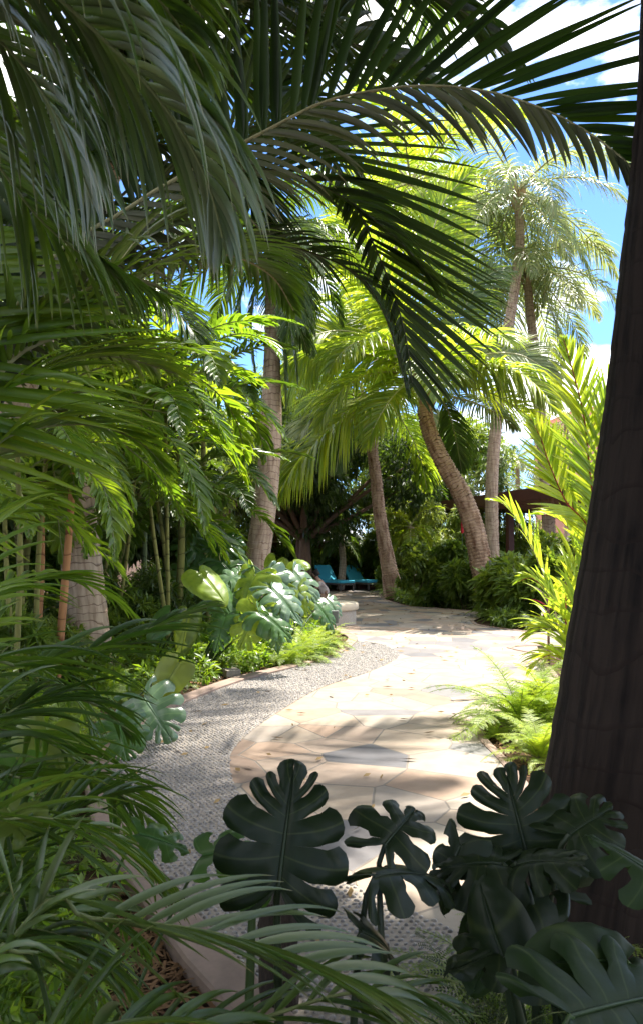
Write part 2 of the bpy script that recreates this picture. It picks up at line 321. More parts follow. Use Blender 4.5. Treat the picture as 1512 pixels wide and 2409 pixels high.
def bark_mat(name, c, c2, ring=9.0, vert=26.0, dist=.012, ringdark=.35):
    m, n, l = new_mat(name); o = n.new('ShaderNodeOutputMaterial'); p = n.new('ShaderNodeBsdfPrincipled'); l.new(p.outputs[0], o.inputs[0]); p.inputs['Roughness'].default_value = .85; p.inputs['Specular IOR Level'].default_value = .2
    uv = n.new('ShaderNodeUVMap'); tcn = n.new('ShaderNodeTexCoord')
    nz = n.new('ShaderNodeTexNoise'); nz.inputs['Scale'].default_value = 2.2; nz.inputs['Detail'].default_value = 3; l.new(tcn.outputs['Object'], nz.inputs[0])
    sp = n.new('ShaderNodeSeparateXYZ'); l.new(uv.outputs[0], sp.inputs[0])
    v = n.new('ShaderNodeMath'); v.operation = 'MULTIPLY_ADD'; v.inputs[1].default_value = .45; l.new(nz.outputs[0], v.inputs[0]); l.new(sp.outputs[1], v.inputs[2])
    sc = n.new('ShaderNodeMath'); sc.operation = 'MULTIPLY'; sc.inputs[1].default_value = ring; l.new(v.outputs[0], sc.inputs[0])
    fr = n.new('ShaderNodeMath'); fr.operation = 'FRACT'; l.new(sc.outputs[0], fr.inputs[0])
    rr = n.new('ShaderNodeMapRange'); rr.inputs[1].default_value = .0; rr.inputs[2].default_value = .16; l.new(fr.outputs[0], rr.inputs[0])     # 0 in the groove
    mp = n.new('ShaderNodeMapping'); mp.inputs['Scale'].default_value = (vert, 2.2, 1); l.new(uv.outputs[0], mp.inputs[0])
    n2 = n.new('ShaderNodeTexNoise'); n2.inputs['Scale'].default_value = 1.0; n2.inputs['Detail'].default_value = 5; l.new(mp.outputs[0], n2.inputs[0])
    n3 = n.new('ShaderNodeTexNoise'); n3.inputs['Scale'].default_value = 7; n3.inputs['Detail'].default_value = 7; l.new(tcn.outputs['Object'], n3.inputs[0])
    mx = n.new('ShaderNodeMix'); mx.data_type = 'RGBA'; mx.inputs[6].default_value = (*c, 1); mx.inputs[7].default_value = (*c2, 1)
    r2 = n.new('ShaderNodeMapRange'); r2.inputs[1].default_value = .42; r2.inputs[2].default_value = .66; l.new(n2.outputs[0], r2.inputs[0])
    m3 = n.new('ShaderNodeMath'); m3.operation = 'MULTIPLY'; l.new(r2.outputs[0], m3.inputs[0]); l.new(n3.outputs[0], m3.inputs[1]); m3.use_clamp = True
    m3b = n.new('ShaderNodeMath'); m3b.operation = 'MULTIPLY'; m3b.inputs[1].default_value = 1.6; m3b.use_clamp = True; l.new(m3.outputs[0], m3b.inputs[0]); l.new(m3b.outputs[0], mx.inputs[0])
    my = n.new('ShaderNodeMix'); my.data_type = 'RGBA'; my.inputs[6].default_value = (c2[0]*ringdark*1.3, c2[1]*ringdark*1.1, c2[2]*ringdark, 1); l.new(mx.outputs[2], my.inputs[7]); l.new(rr.outputs[0], my.inputs[0]); l.new(my.outputs[2], p.inputs['Base Color'])
    h = n.new('ShaderNodeMath'); h.operation = 'MULTIPLY_ADD'; h.inputs[1].default_value = -.5; l.new(m3b.outputs[0], h.inputs[0]); l.new(rr.outputs[0], h.inputs[2])
    h2 = n.new('ShaderNodeMath'); h2.operation = 'SUBTRACT'; l.new(h.outputs[0], h2.inputs[0]); l.new(fr.outputs[0], h2.inputs[1])
    b = n.new('ShaderNodeBump'); b.inputs['Strength'].default_value = .8; b.inputs['Distance'].default_value = dist; l.new(h2.outputs[0], b.inputs['Height']); l.new(b.outputs[0], p.inputs['Normal'])
    return m
def flag_mat():
    m, n, l = new_mat('flagstone'); o = n.new('ShaderNodeOutputMaterial'); p = n.new('ShaderNodeBsdfPrincipled'); l.new(p.outputs[0], o.inputs[0]); p.inputs['Roughness'].default_value = .7; p.inputs['Specular IOR Level'].default_value = .3
    tcn = n.new('ShaderNodeTexCoord'); mp = n.new('ShaderNodeMapping'); mp.inputs['Scale'].default_value = (2.3, 2.0, 0); mp.inputs['Rotation'].default_value = (0, 0, .5); l.new(tcn.outputs['Object'], mp.inputs[0])
    v = n.new('ShaderNodeTexVoronoi'); v.voronoi_dimensions = '2D'; v.inputs['Scale'].default_value = 1.0; v.inputs['Randomness'].default_value = .95; l.new(mp.outputs[0], v.inputs[0])
    e = n.new('ShaderNodeTexVoronoi'); e.voronoi_dimensions = '2D'; e.feature = 'DISTANCE_TO_EDGE'; e.inputs['Scale'].default_value = 1.0; e.inputs['Randomness'].default_value = .95; l.new(mp.outputs[0], e.inputs[0])
    s = n.new('ShaderNodeSeparateXYZ'); l.new(v.outputs['Color'], s.inputs[0])
    cr = n.new('ShaderNodeValToRGB'); cr.color_ramp.interpolation = 'CONSTANT'; E = cr.color_ramp.elements
    E[0].position = 0; E[0].color = (.125, .12, .125, 1); E[1].position = .10; E[1].color = (.16, .15, .15, 1)
    for pos, c in ((.18, (.31, .24, .185)), (.34, (.32, .275, .22)), (.48, (.25, .18, .135)), (.60, (.33, .265, .20)), (.74, (.28, .24, .20)), (.86, (.30, .215, .155)), (.955, (.17, .165, .16))):
        x = E.new(pos); x.color = (*c, 1)
    l.new(s.outputs[0], cr.inputs[0])
    no = n.new('ShaderNodeTexNoise'); no.inputs['Scale'].default_value = 5; no.inputs['Detail'].default_value = 8; no.inputs['Roughness'].default_value = .65; l.new(tcn.outputs['Object'], no.inputs[0])
    ml = n.new('ShaderNodeMix'); ml.data_type = 'RGBA'; ml.blend_type = 'MULTIPLY'; ml.inputs[0].default_value = .5
    r = n.new('ShaderNodeValToRGB'); r.color_ramp.elements[0].position = .35; r.color_ramp.elements[0].color = (.62, .56, .52, 1); r.color_ramp.elements[1].position = .65; l.new(no.outputs[0], r.inputs[0])
    l.new(cr.outputs[0], ml.inputs[6]); l.new(r.outputs[0], ml.inputs[7])
    j = n.new('ShaderNodeMapRange'); j.inputs[1].default_value = .009; j.inputs[2].default_value = .021; l.new(e.outputs['Distance'], j.inputs[0])
    mj = n.new('ShaderNodeMix'); mj.data_type = 'RGBA'; mj.inputs[6].default_value = (.17, .145, .12, 1); l.new(ml.outputs[2], mj.inputs[7]); l.new(j.outputs[0], mj.inputs[0]); l.new(mj.outputs[2], p.inputs['Base Color'])
    ah = n.new('ShaderNodeMath'); ah.operation = 'MULTIPLY_ADD'; ah.inputs[1].default_value = .25; l.new(no.outputs[0], ah.inputs[0]); l.new(j.outputs[0], ah.inputs[2])
    b = n.new('ShaderNodeBump'); b.inputs['Strength'].default_value = .6; b.inputs['Distance'].default_value = .006; l.new(ah.outputs[0], b.inputs['Height']); l.new(b.outputs[0], p.inputs['Normal'])
    return m

M = {}
M['coco'] = leaf_mat('coconut_leaf', (.22, .27, .03), (.11, .17, .025), trans=(.72, .78, .04), tf=.58, rough=.36)
M['coco_pale'] = leaf_mat('pale_coconut_leaf', (.30, .32, .12), (.17, .22, .08), trans=(.50, .52, .14), tf=.42, rough=.33, spec=.6)
M['near'] = leaf_mat('glossy_shade_leaf', (.085, .14, .026), (.045, .085, .018), trans=(.22, .32, .014), tf=.34, rough=.34, spec=.45)
M['sheen'] = leaf_mat('grey_sheen_leaf', (.13, .17, .065), (.07, .115, .035), trans=(.18, .26, .02), tf=.28, rough=.32, spec=.55)  # sky sheen partly put into the paler, greyer leaf colour
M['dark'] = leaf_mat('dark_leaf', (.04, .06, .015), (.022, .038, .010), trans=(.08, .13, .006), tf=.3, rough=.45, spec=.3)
M['shade'] = leaf_mat('shaded_palm_leaf', (.065, .12, .025), (.032, .062, .014), trans=(.16, .27, .014), tf=.34, rough=.36, spec=.4)  # darker palm-leaf copy for the foreground, shade put into its colour
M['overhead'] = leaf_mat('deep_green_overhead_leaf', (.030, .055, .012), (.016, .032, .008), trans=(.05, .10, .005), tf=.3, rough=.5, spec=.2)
M['browngrey'] = leaf_mat('grey_brown_underleaf', (.13, .125, .075), (.085, .09, .05), trans=(.12, .15, .02), tf=.25, rough=.45, spec=.35)
M['mid'] = leaf_mat('green_leaf', (.15, .23, .03), (.07, .135, .02), trans=(.42, .55, .02), tf=.46, rough=.36, spec=.5)
M['lime'] = leaf_mat('lime_leaf', (.34, .42, .03), (.20, .30, .025), trans=(.66, .74, .04), tf=.5, rough=.38)
M['fern'] = leaf_mat('fern_leaf', (.16, .24, .03), (.08, .14, .02), trans=(.40, .5, .03), tf=.45, rough=.5)
M['fernlime'] = leaf_mat('lime_fern_leaf', (.34, .42, .04), (.22, .32, .03), trans=(.6, .68, .04), tf=.45, rough=.5)
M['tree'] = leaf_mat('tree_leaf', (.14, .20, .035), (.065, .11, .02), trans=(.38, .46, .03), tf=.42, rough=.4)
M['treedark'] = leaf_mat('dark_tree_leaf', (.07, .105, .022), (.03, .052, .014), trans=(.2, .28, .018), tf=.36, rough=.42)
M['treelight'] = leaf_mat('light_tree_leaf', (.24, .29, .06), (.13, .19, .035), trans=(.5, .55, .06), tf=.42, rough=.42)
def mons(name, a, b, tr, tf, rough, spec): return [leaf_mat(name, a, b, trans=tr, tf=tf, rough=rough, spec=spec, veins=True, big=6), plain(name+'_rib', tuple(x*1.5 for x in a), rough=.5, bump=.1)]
M['mdark'] = mons('shade_dark_monstera_leaf', (.014, .024, .009), (.006, .012, .005), (.02, .045, .003), .2, .4, .22)  # near-black base: foreground shade put into the leaf colour
M['mshade'] = mons('shaded_monstera_leaf', (.018, .036, .010), (.010, .022, .007), (.05, .10, .005), .25, .5, .22)  # darker copy of the green monstera leaf, with shade in its colour
M['molive'] = mons('olive_aroid_leaf', (.10, .14, .02), (.06, .10, .015), (.3, .36, .03), .35, .4, .4)
M['mgreen'] = mons('green_monstera_leaf', (.06, .14, .035), (.04, .10, .03), (.14, .26, .02), .35, .3, .6)
M['mglauc'] = mons('grey_green_monstera_leaf', (.10, .17, .09), (.06, .12, .06), (.15, .3, .08), .3, .3, .8)
M['mlime'] = mons('lime_aroid_leaf', (.20, .28, .035), (.12, .20, .025), (.5, .6, .05), .45, .35, .5)
M['rachis'] = plain('green_midrib', (.20, .22, .08), (.12, .15, .05), rough=.5, bump=.1)
M['rachispale'] = plain('pale_midrib', (.42, .38, .20), (.30, .28, .14), rough=.45, bump=.1)
M['rachisdark'] = plain('dark_midrib', (.09, .085, .04), (.05, .055, .025), rough=.5, bump=.1)
M['rachisred'] = plain('red_midrib', (.35, .035, .025), (.22, .02, .02), rough=.35, bump=.1)
M['petiole'] = plain('green_petiole', (.06, .10, .03), (.04, .07, .02), rough=.4, bump=.1)
M['petdark'] = plain('dark_petiole', (.03, .045, .02), (.02, .03, .015), rough=.4, bump=.1)
M['bark'] = bark_mat('palm_bark', (.48, .36, .26), (.25, .165, .11), ring=7.5)
M['barkbrown'] = bark_mat('brown_palm_bark', (.46, .31, .21), (.17, .085, .05), ring=12, vert=14, dist=.03)
M['barkdark'] = bark_mat('shade_dark_bark', (.027, .018, .013), (.006, .004, .003), ring=6.3, vert=42, dist=.012, ringdark=2.0)  # bark darkened to carry the foreground shade in its colour
M['culm'] = bark_mat('green_cane', (.20, .19, .06), (.10, .11, .04), ring=4, vert=4, dist=.004)
M['culmdark'] = bark_mat('dark_green_cane', (.10, .13, .06), (.06, .08, .04), ring=3, vert=4, dist=.004)
M['culmorange'] = bark_mat('orange_cane', (.40, .20, .09), (.26, .12, .06), ring=4, vert=4, dist=.004)
M['wood'] = plain('tree_bark', (.22, .13, .085), (.11, .07, .05), rough=.9, scale=6, bump=.8, dist=.03, stretch=(3, 3, .6))
M['boot'] = plain('palm_leaf_base', (.50, .36, .18), (.28, .17, .09), rough=.7, bump=.5, scale=14, stretch=(2, 2, .5))
M['soil'] = plain('mulch_soil', (.095, .055, .035), (.03, .02, .015), rough=1, scale=30, bump=1, dist=.03, spec=.1)
M['litter'] = plain('dry_litter', (.26, .15, .08), (.12, .065, .035), rough=.9, scale=3, bump=.2, spec=.1)
M['flag'] = flag_mat()
M['mortar'] = plain('pebble_mortar', (.33, .285, .235), (.21, .18, .15), rough=.9, scale=40, bump=.5, dist=.004)
M['pebble'] = plain('pebble', (.36, .33, .30), (.15, .14, .135), rough=.55, scale=22, bump=.1, det=1)
M['kerb'] = plain('pink_kerb_stone', (.30, .215, .17), (.17, .125, .10), rough=.9, scale=5, bump=.3, dist=.004)

# ------------------------------------------------------------------ ground and path
def tri_poly(acc, pts, z, m=0):
    from mathutils.geometry import tessellate_polygon
    P = [Vector((p[0], p[1], z)) for p in pts]; T = tessellate_polygon([P])
    acc.add([tuple(p) for p in P], [(t[0], t[1], t[2]) if (P[t[1]]-P[t[0]]).cross(P[t[2]]-P[t[0]]).z > 0 else (t[0], t[2], t[1]) for t in T])
a = Acc(); S = 400
xs = np.r_[-S, np.linspace(-14, 16, 90), S]; ys = np.r_[-S, np.linspace(-4, 40, 120), S]
def gz(x, y):
    return -.03 + .03*mnoise.noise(Vector((x*1.3, y*1.3, 0)))*.5
V = np.array([[x, y, gz(x, y) if abs(x) < 17 and -5 < y < 41 else -.04] for y in ys for x in xs])
a.add(V, grid_faces(len(ys), len(xs)))
tag(a.build('ground', M['soil']), kind='structure')
kerb_out = [gnd(*p) for p in [(748, 1392), (752, 1404), (757, 1425), (762, 1450), (775, 1478), (800, 1492), (818, 1503), (806, 1518), (785, 1532), (700, 1562), (540, 1602), (370, 1667), (262, 1735), (208, 1800), (205, 1900), (250, 2007), (365, 2180), (485, 2337)]]
kerb_out = [k[:2] for k in kerb_out]+[np.array([0.1, 2.05]), np.array([1.2, 1.55]), np.array([3.2, 1.2])]
KO = spline([(*k, 0) for k in kerb_out], 150)
inner = [gnd(*p)[:2] for p in [(812, 1507), (870, 1511), (915, 1523), (936, 1544), (876, 1577), (756, 1618), (640, 1685), (556, 1755), (543, 1820), (590, 1905), (680, 1990), (806, 2067), (966, 2147)]]+[np.array([1.1, 2.75]), np.array([3.2, 2.3])]
IN = spline([(*k, 0) for k in inner], 120)
right = [gnd(*p)[:2] for p in [(905, 1386), (899, 1398), (905, 1410), (960, 1426), (1040, 1432), (1120, 1438)]]
right += [gnd(*p)[:2] for p in [(1150, 1445), (1112, 1460), (1125, 1470), (1180, 1479), (1262, 1488), (1400, 1478)]]
right += [np.array([9.0, 12.9]), np.array([9.0, 11.6])]+[gnd(*p)[:2] for p in [(1262, 1520), (1268, 1540), (1295, 1570), (1330, 1615)]]
right += [np.array([4.6, 8.6]), np.array([4.6, 7.5])]+[gnd(*p)[:2] for p in [(1260, 1668), (1160, 1685), (1128, 1710), (1150, 1745), (1197, 1792)]]+[np.array([1.3, 4.7]), np.array([.98, 3.9]), np.array([.74, 3.1]), np.array([.8, 2.45]), np.array([1.3, 1.9]), np.array([3.2, 1.35])]
# whole path slab
poly = [p[:2] for p in KO]+[p for p in right[::-1]]
a = Acc(); tri_poly(a, poly, 0.0); path = a.build('path', M['flag'], smooth=False); tag(path, kind='structure')
def ribbon(acc, P, wv, z0, z1, m=0, side=1):
    P = np.array(P); T = norm(np.gradient(P, axis=0)); S_ = np.stack([-T[:, 1], T[:, 0], 0*T[:, 0]], 1)*side
    A_ = P+[0, 0, z0]; B_ = P+[0, 0, z1-.008]; B2 = P+S_*.012+[0, 0, z1]; C_ = P+S_*(wv-.012)+[0, 0, z1]; C2 = P+S_*wv+[0, 0, z1-.008]; D_ = P+S_*wv+[0, 0, z0]
    V = np.stack([A_, B_, B2, C_, C2, D_], 1); F = grid_faces(len(P), 6); acc.add(V, F if side > 0 else F[:, ::-1], None, m)
a = Acc(); ribbon(a, KO, .17, -.05, .035, side=1); k = a.build('kerb', M['kerb'], smooth=False); tag(k, kind='structure')
a = Acc()
for seg in (right[0:6], right[7:11], right[13:18], right[19:29]):
    ribbon(a, spline([(*p, 0) for p in seg], 40), .07, -.05, .015, side=-1)
tag(a.build('path_edging', M['kerb'], smooth=False), kind='structure')
# pebble band: from the kerb's inner edge to IN
T_ = norm(np.gradient(KO, axis=0)); KI = KO+np.stack([-T_[:, 1], T_[:, 0], 0*T_[:, 0]], 1)*.17
i0 = int(np.argmin(np.linalg.norm(KI-IN[0], axis=1)))
band = [p[:2] for p in KI[i0:]]+[p[:2] for p in IN[::-1]]
a = Acc(); tri_poly(a, band, .005); tag(a.build('pebble_bed', M['mortar'], smooth=False), kind='structure')
def inside(X, Y, poly):
    poly = np.array(poly); c = np.zeros(X.shape, bool); j = len(poly)-1
    for i in range(len(poly)):
        xi, yi = poly[i]; xj, yj = poly[j]
        if yi != yj: c ^= ((yi > Y) != (yj > Y)) & (X < (xj-xi)*(Y-yi)/(yj-yi)+xi)
        j = i
    return c
rg = np.random.default_rng(3)
sp_ = .034; gx, gy = np.meshgrid(np.arange(-2.5, 3.2, sp_), np.arange(1.3, 13, sp_*.9)); gx[::2] += sp_/2
gx = gx+rg.normal(0, .003, gx.shape); gy = gy+rg.normal(0, .003, gy.shape)
ok = inside(gx, gy, band); px_, py_ = gx[ok], gy[ok]
a = Acc(); nb = len(px_); th = rg.normal(.5, .35, nb); la = rg.uniform(.0085, .017, nb); lb = rg.uniform(.006, .0115, nb); hh = rg.uniform(.008, .014, nb)
ang = np.linspace(0, 2*math.pi, 8, endpoint=False); rings = [(1.0, 0.0), (.78, .68), (0.35, .96)]
vv = []
for rr_, hz in rings:
    lx = la[:, None]*rr_*np.cos(ang); ly = lb[:, None]*rr_*np.sin(ang)
    vv.append(np.stack([px_[:, None]+lx*np.cos(th)[:, None]-ly*np.sin(th)[:, None], py_[:, None]+lx*np.sin(th)[:, None]+ly*np.cos(th)[:, None], np.broadcast_to(.003+hh[:, None]*hz, lx.shape)], -1))
V = np.stack(vv, 1); g = grid_faces(3, 8, True); top = np.arange(16, 24)
b0 = np.arange(nb)[:, None, None]*24; Vf = V.reshape(-1, 3); rn = rg.random(nb)
U = np.repeat(np.stack([rn, rn], 1), 24, 0)
a.add(Vf, (b0+g[None]).reshape(-1, 4), U); n0 = a.n; a.F.append((np.arange(nb)[:, None]*24+top[None])); a.M.append(np.zeros(nb, int))
tag(a.build('pebbles', M['pebble']), 'small grey pebbles set in mortar along the curving path edge', 'pebbles', kind='stuff')

# ------------------------------------------------------------------ palms
def trunk(parent, P, r, mat, ns=20, rings=0, amp=0, seed=0, name='trunk', nseg=None):
    """P control points (world); r control radii"""
    n = nseg or 60; C = spline(P, n); rr = np.interp(np.linspace(0, 1, n), np.linspace(0, 1, len(r)), r)
    rg = np.random.default_rng(seed); L = np.linalg.norm(np.diff(C, axis=0), axis=1).sum(); s = np.linspace(0, L, n)
    d = np.zeros((n, ns))
    if rings:
        a = np.linspace(0, 2*math.pi, ns, endpoint=False); ph = rings*(s[:, None]+.012*np.sin(a*2+1)[None, :]+.02*np.array([mnoise.noise(Vector((x*3, 0, seed))) for x in s])[:, None])
        d = amp*(.5-(ph % 1.0))+rg.normal(0, amp*.04, (n, ns))+.6*amp*np.array([[mnoise.noise(Vector((x*6, 2*math.cos(q), 2*math.sin(q)+seed))) for q in a] for x in s])
    a_ = Acc(); tube(a_, C, rr, ns, rr=d); return a_.build(name, mat, parent)
def boots(parent, c, r, h, n=9, seed=0):
    rg = random.Random(seed)
    for i in range(n):
        a = i*2.4+rg.uniform(-.2, .2); z = i/n*h; d = np.array([math.cos(a), math.sin(a), 0])
        P = spline([c+d*r*.5+[0, 0, z-.25], c+d*(r*1.15)+[0, 0, z], c+d*(r*1.9)+[0, 0, z+.45]], 8)
        a_ = Acc(); tube(a_, P, np.linspace(.1, .035, 8)*r/.2, 7); a_.build('leaf_base', M['boot'], parent)

# main leaning coconut palm on the right of the path
def Y(Yv, L): return [(x, y, Yv) for x, y in L]
b = at(1158, 1432, 20.0); b[2] = 0
pc = empty('coconut_palm', b, 'coconut palm whose thick leaning trunk curves left over the flagstone path', 'palm tree')
trunk(pc, [b+[0, 0, -.05]]+[at(x, y, 20-.0*i) for i, (x, y) in enumerate([(1140, 1370), (1125, 1300), (1110, 1230), (1083, 1160), (1048, 1100), (1018, 1040), (1000, 980), (998, 935)])], [.36, .31, .29, .27, .26, .24, .22, .2, .2], M['barkbrown'], ns=22, rings=11, amp=.03, nseg=260)
cc = at(1003, 915, 20)
boots(pc, cc-[0, 0, .15], .22, .5, 12)
def cf(par, L, d, mat='coco', rm='rachis', LL=.75, n=80, w=.05, **kw):
    kw.setdefault('K', 6); kw.setdefault('seed', len(col.objects))
    return make_frond(par, pix([(p[0], p[1], p[2] if len(p) > 2 else d) for p in L], 34), M[mat], M[rm], L=LL, n=n, w=w, **kw)
cf(pc, [(990, 915, 20), (930, 925, 19.6), (860, 950, 19.2), (780, 1010, 18.8), (710, 1080, 18.4), (655, 1165, 18.2)], 20, 'coco', 'rachispale', LL=2.2, n=130, w=.09, droop=2.6, lift=14, rad=(.06, .008), t0=.16, a0=75, a1=30, K=8)
cf(pc, [(985, 895, 20), (930, 840, 20), (870, 795, 20), (800, 778, 20), (735, 790, 19.6), (680, 815, 19.4)], 20, 'coco', 'rachispale', LL=1.6, n=125, w=.09, droop=.6, lift=6, rad=(.06, .008), t0=.1, K=8, up=(0, -.85, .5), prof=flat(3), alt=dict(L=2.2, droop=2.2, lift=2, a0=66))
cf(pc, [(985, 890, 20.6), (925, 850, 21), (860, 825, 21.4), (790, 822, 21.8), (720, 850, 22.2), (665, 890, 22.4)], 20, 'coco', 'rachispale', LL=1.3, n=115, w=.08, droop=1.0, lift=6, rad=(.05, .008), t0=.1, K=7, up=(0, -.85, .5), prof=flat(3), alt=dict(L=1.9, droop=2.2, a0=66))
cf(pc, [(1020, 895, 20), (1080, 860, 19.6), (1150, 833, 19.2), (1220, 835, 19), (1275, 865, 18.8), (1310, 905, 18.6)], 20, 'coco_pale', 'rachispale', LL=1.9, n=120, w=.08, droop=2.2, lift=4, rad=(.06, .008), t0=.12, K=8, up=(0, -.85, .5), alt=dict(L=1.1, droop=.6, lift=4, a0=60))
cf(pc, [(1020, 925, 20), (1070, 935, 20.5), (1120, 950, 21), (1170, 975, 21.5), (1215, 1010, 22)], 20, 'coco_pale', 'rachispale', LL=1.1, n=90, w=.05, droop=2.2, lift=20, rad=(.05, .008))
cf(pc, [(990, 905, 20), (930, 930, 21.5), (880, 950, 22.6), (820, 960, 24), (770, 1000, 25)], 20, 'coco_pale', 'rachispale', LL=1.2, n=90, w=.05, droop=1.8, lift=20, rad=(.05, .008))
cf(pc, [(1015, 900, 20), (1060, 790, 20.4), (1110, 690, 20.8), (1160, 640, 21), (1210, 640, 21.3)], 20, 'near', 'rachis', LL=1.2, n=90, w=.055, droop=1.6, lift=10, rad=(.05, .008), up=(.3, -1, .5), t0=.15)
cf(pc, [(1000, 895, 20), (950, 790, 19.4), (880, 690, 19), (800, 630, 18.6), (730, 620, 18.2)], 20, 'coco', 'rachispale', LL=1.2, n=95, w=.055, droop=1.3, lift=16, rad=(.05, .008), t0=.15)
cf(pc, [(1020, 915, 20), (1050, 960, 20.2), (1070, 1030, 20.6), (1085, 1110, 21)], 20, 'near', 'rachis', LL=.9, n=70, w=.05, droop=1.8, lift=10, rad=(.04, .008))
cf(pc, [(1015, 880, 20.3), (1090, 830, 21.5), (1150, 800, 22.6), (1200, 800, 23.6)], 20, 'near', 'rachis', LL=1.2, n=80, w=.055, droop=1.2, lift=25, rad=(.04, .008))

for L_, up_ in [([(990, 890, 20.3), (940, 760, 21), (880, 660, 21.6), (800, 600, 22), (710, 590, 22.4), (650, 640, 22.6)], (0, -.5, 1)), ([(1008, 890, 20.1), (1000, 760, 20.2), (1000, 620, 20.4), (1040, 480, 20.6), (1110, 400, 20.6)], (.1, -1, .2)), ([(1000, 890, 20), (955, 770, 19.8), (895, 660, 19.4), (835, 560, 19), (800, 470, 18.8)], (-.1, -1, .2)), ([(1012, 890, 20.2), (1050, 770, 20.6), (1085, 640, 21), (1095, 510, 21.4)], (.2, -1, .3)), ([(1000, 890, 20), (940, 800, 20.4), (870, 740, 20.8), (790, 705, 21.2), (720, 730, 21.4)], (0, -.4, 1))]:
    cf(pc, L_, 20, 'coco', 'rachispale', LL=1.5, n=95, w=.065, droop=.9, lift=10, rad=(.05, .008), up=up_, t0=.15)
crown(pc, at(1005, 900, 20)-np.array(pc.location), 'pcr', 9, 4.4, M['coco'], M['rachispale'], emin=0, emax=45, seed=61, w=.075, leafL=.95, nl=70, droop=1.4, az0=190, azr=170, K=5)
# palm behind the loungers' side, trunk curving
b = at(928, 1399, 25.5); b[2] = 0
pd = empty('coconut_palm', b, 'slim brown coconut palm rising beside the teal sun loungers', 'palm tree')
trunk(pd, [b+[0, 0, -.05]]+[at(x, y, 25.5) for x, y in [(915, 1340), (902, 1270), (891, 1200), (884, 1130), (876, 1070), (866, 1010), (862, 985)]], [.38, .27, .23, .21, .2, .18, .17], M['barkbrown'], ns=18, rings=11, amp=.025, nseg=200)
dd = at(860, 965, 25.5); boots(pd, dd, .18, .5, 8, 2)
for L, mt, LL in [([(862, 960), (900, 945), (945, 990), (985, 1070), (1003, 1150)], 'coco', 1.2), ([(860, 960), (800, 960), (740, 985), (700, 1030)], 'coco_pale', 1.1), ([(858, 955), (820, 925), (760, 930), (700, 975)], 'coco', 1.0), ([(862, 950), (890, 900), (935, 900), (980, 950)], 'coco', 1.0), ([(864, 958), (930, 930), (1000, 960), (1040, 1010)], 'coco_pale', 1.0), ([(858, 960), (830, 990), (800, 1050), (790, 1110)], 'near', .9)]:
    cf(pd, [(x, y, 25.5+.5*i*(1 if LL > 1.1 else -1)) for i, (x, y) in enumerate(L)], 25.5, mt, 'rachispale', LL=LL*1.3, n=85, w=.055, droop=1.6, lift=18, rad=(.04, .008), K=5)

# the two tall palms against the sky
def tall_palm(label, base, pts, Yv, r, n, L, seed, mat='coco_pale', skip=None, emin=-55):
    b = at(*base, Yv); b[2] = 0
    e = empty('coconut_palm', b, label, 'palm tree')
    trunk(e, [b+[0, 0, -.05]]+[at(x, y, Yv) for x, y in pts], r, M['bark'], ns=18, rings=8, amp=.02, nseg=240, seed=seed)
    c = at(*pts[-1], Yv); boots(e, c, r[-1]*1.1, .5, 9, seed)
    crown(e, c-b+[0, 0, .35], 'tall'+mat, n, L, M[mat], M['rachispale'], emin=emin, emax=60, seed=seed, w=.045, leafL=.85, nl=66, droop=2.2, lift=8, skip=skip, K=5, jit=.22)
    return e
tall_palm('tall coconut palm against the sky with the topmost pale crown, trunk bending right', (1160, 1400), [(1156, 1250), (1156, 1120), (1166, 1000), (1180, 890), (1195, 770), (1212, 660), (1222, 560), (1216, 475)], 24, [.25, .21, .2, .19, .18, .165, .15, .13], 22, 4.2, 5)
tall_palm('tall straight coconut palm right of its leaning twin, crown just below', (1292, 1370), [(1288, 1200), (1276, 1060), (1266, 930), (1254, 810), (1244, 720), (1238, 655)], 26, [.26, .23, .21, .2, .18, .16, .14], 18, 3.9, 9)

# thick trunk B in the left bed
b = at(606, 1440, 16.5); b[2] = 0
pb = empty('fan_trunk_palm', b, 'tall palm with thick smooth ringed tan trunk behind the split-leaf plants', 'palm tree')
pb.name = 'coconut_palm'
trunk(pb, [b+[0, 0, -.05]]+[at(x, y, 16.5) for x, y in [(606, 1330), (618, 1230), (631, 1120), (638, 1000), (640, 880), (641, 760), (642, 640), (642, 540)]], [.30, .265, .26, .245, .24, .19, .17, .16, .15], M['bark'], ns=28, rings=9, amp=.008, nseg=240, seed=4)
cb = at(642, 520, 16.5)-b
crown(pb, cb, 'bcrown', 20, 3.2, M['near'], M['rachis'], emin=-70, emax=55, seed=12, w=.05, leafL=.8, nl=60, droop=1.8, lift=10, K=5)
for L in ([(642, 560), (665, 680), (690, 800), (700, 900)], [(640, 560), (610, 640), (590, 760), (600, 880)], [(643, 600), (650, 720), (668, 840), (672, 960)]):
    cf(pb, L, 16.2, 'sheen', 'rachis', LL=.75, n=70, w=.05, droop=1.8, lift=5, rad=(.03, .006))

# fat trunk A at left
b = at(215, 1560, 10.2); b[2] = 0
pa = empty('coconut_palm', b, 'palm with the fattest bulging tan trunk standing in the left bed', 'palm tree')
trunk(pa, [b+[0, 0, -.05]]+[at(x, y, 10.2) for x, y in [(208, 1480), (200, 1400), (190, 1300), (180, 1210), (176, 1120), (172, 1000), (165, 850), (160, 700)]], [.31, .27, .27, .265, .25, .215, .2, .18, .17], M['bark'], ns=30, rings=5.5, amp=.008, nseg=200, seed=6)
crown(pa, at(160, 640, 10.2)-b, 'acrown', 16, 3.0, M['near'], M['rachis'], emin=-50, emax=55, seed=15, w=.05, leafL=.8, nl=56, droop=1.4, lift=10, K=5)

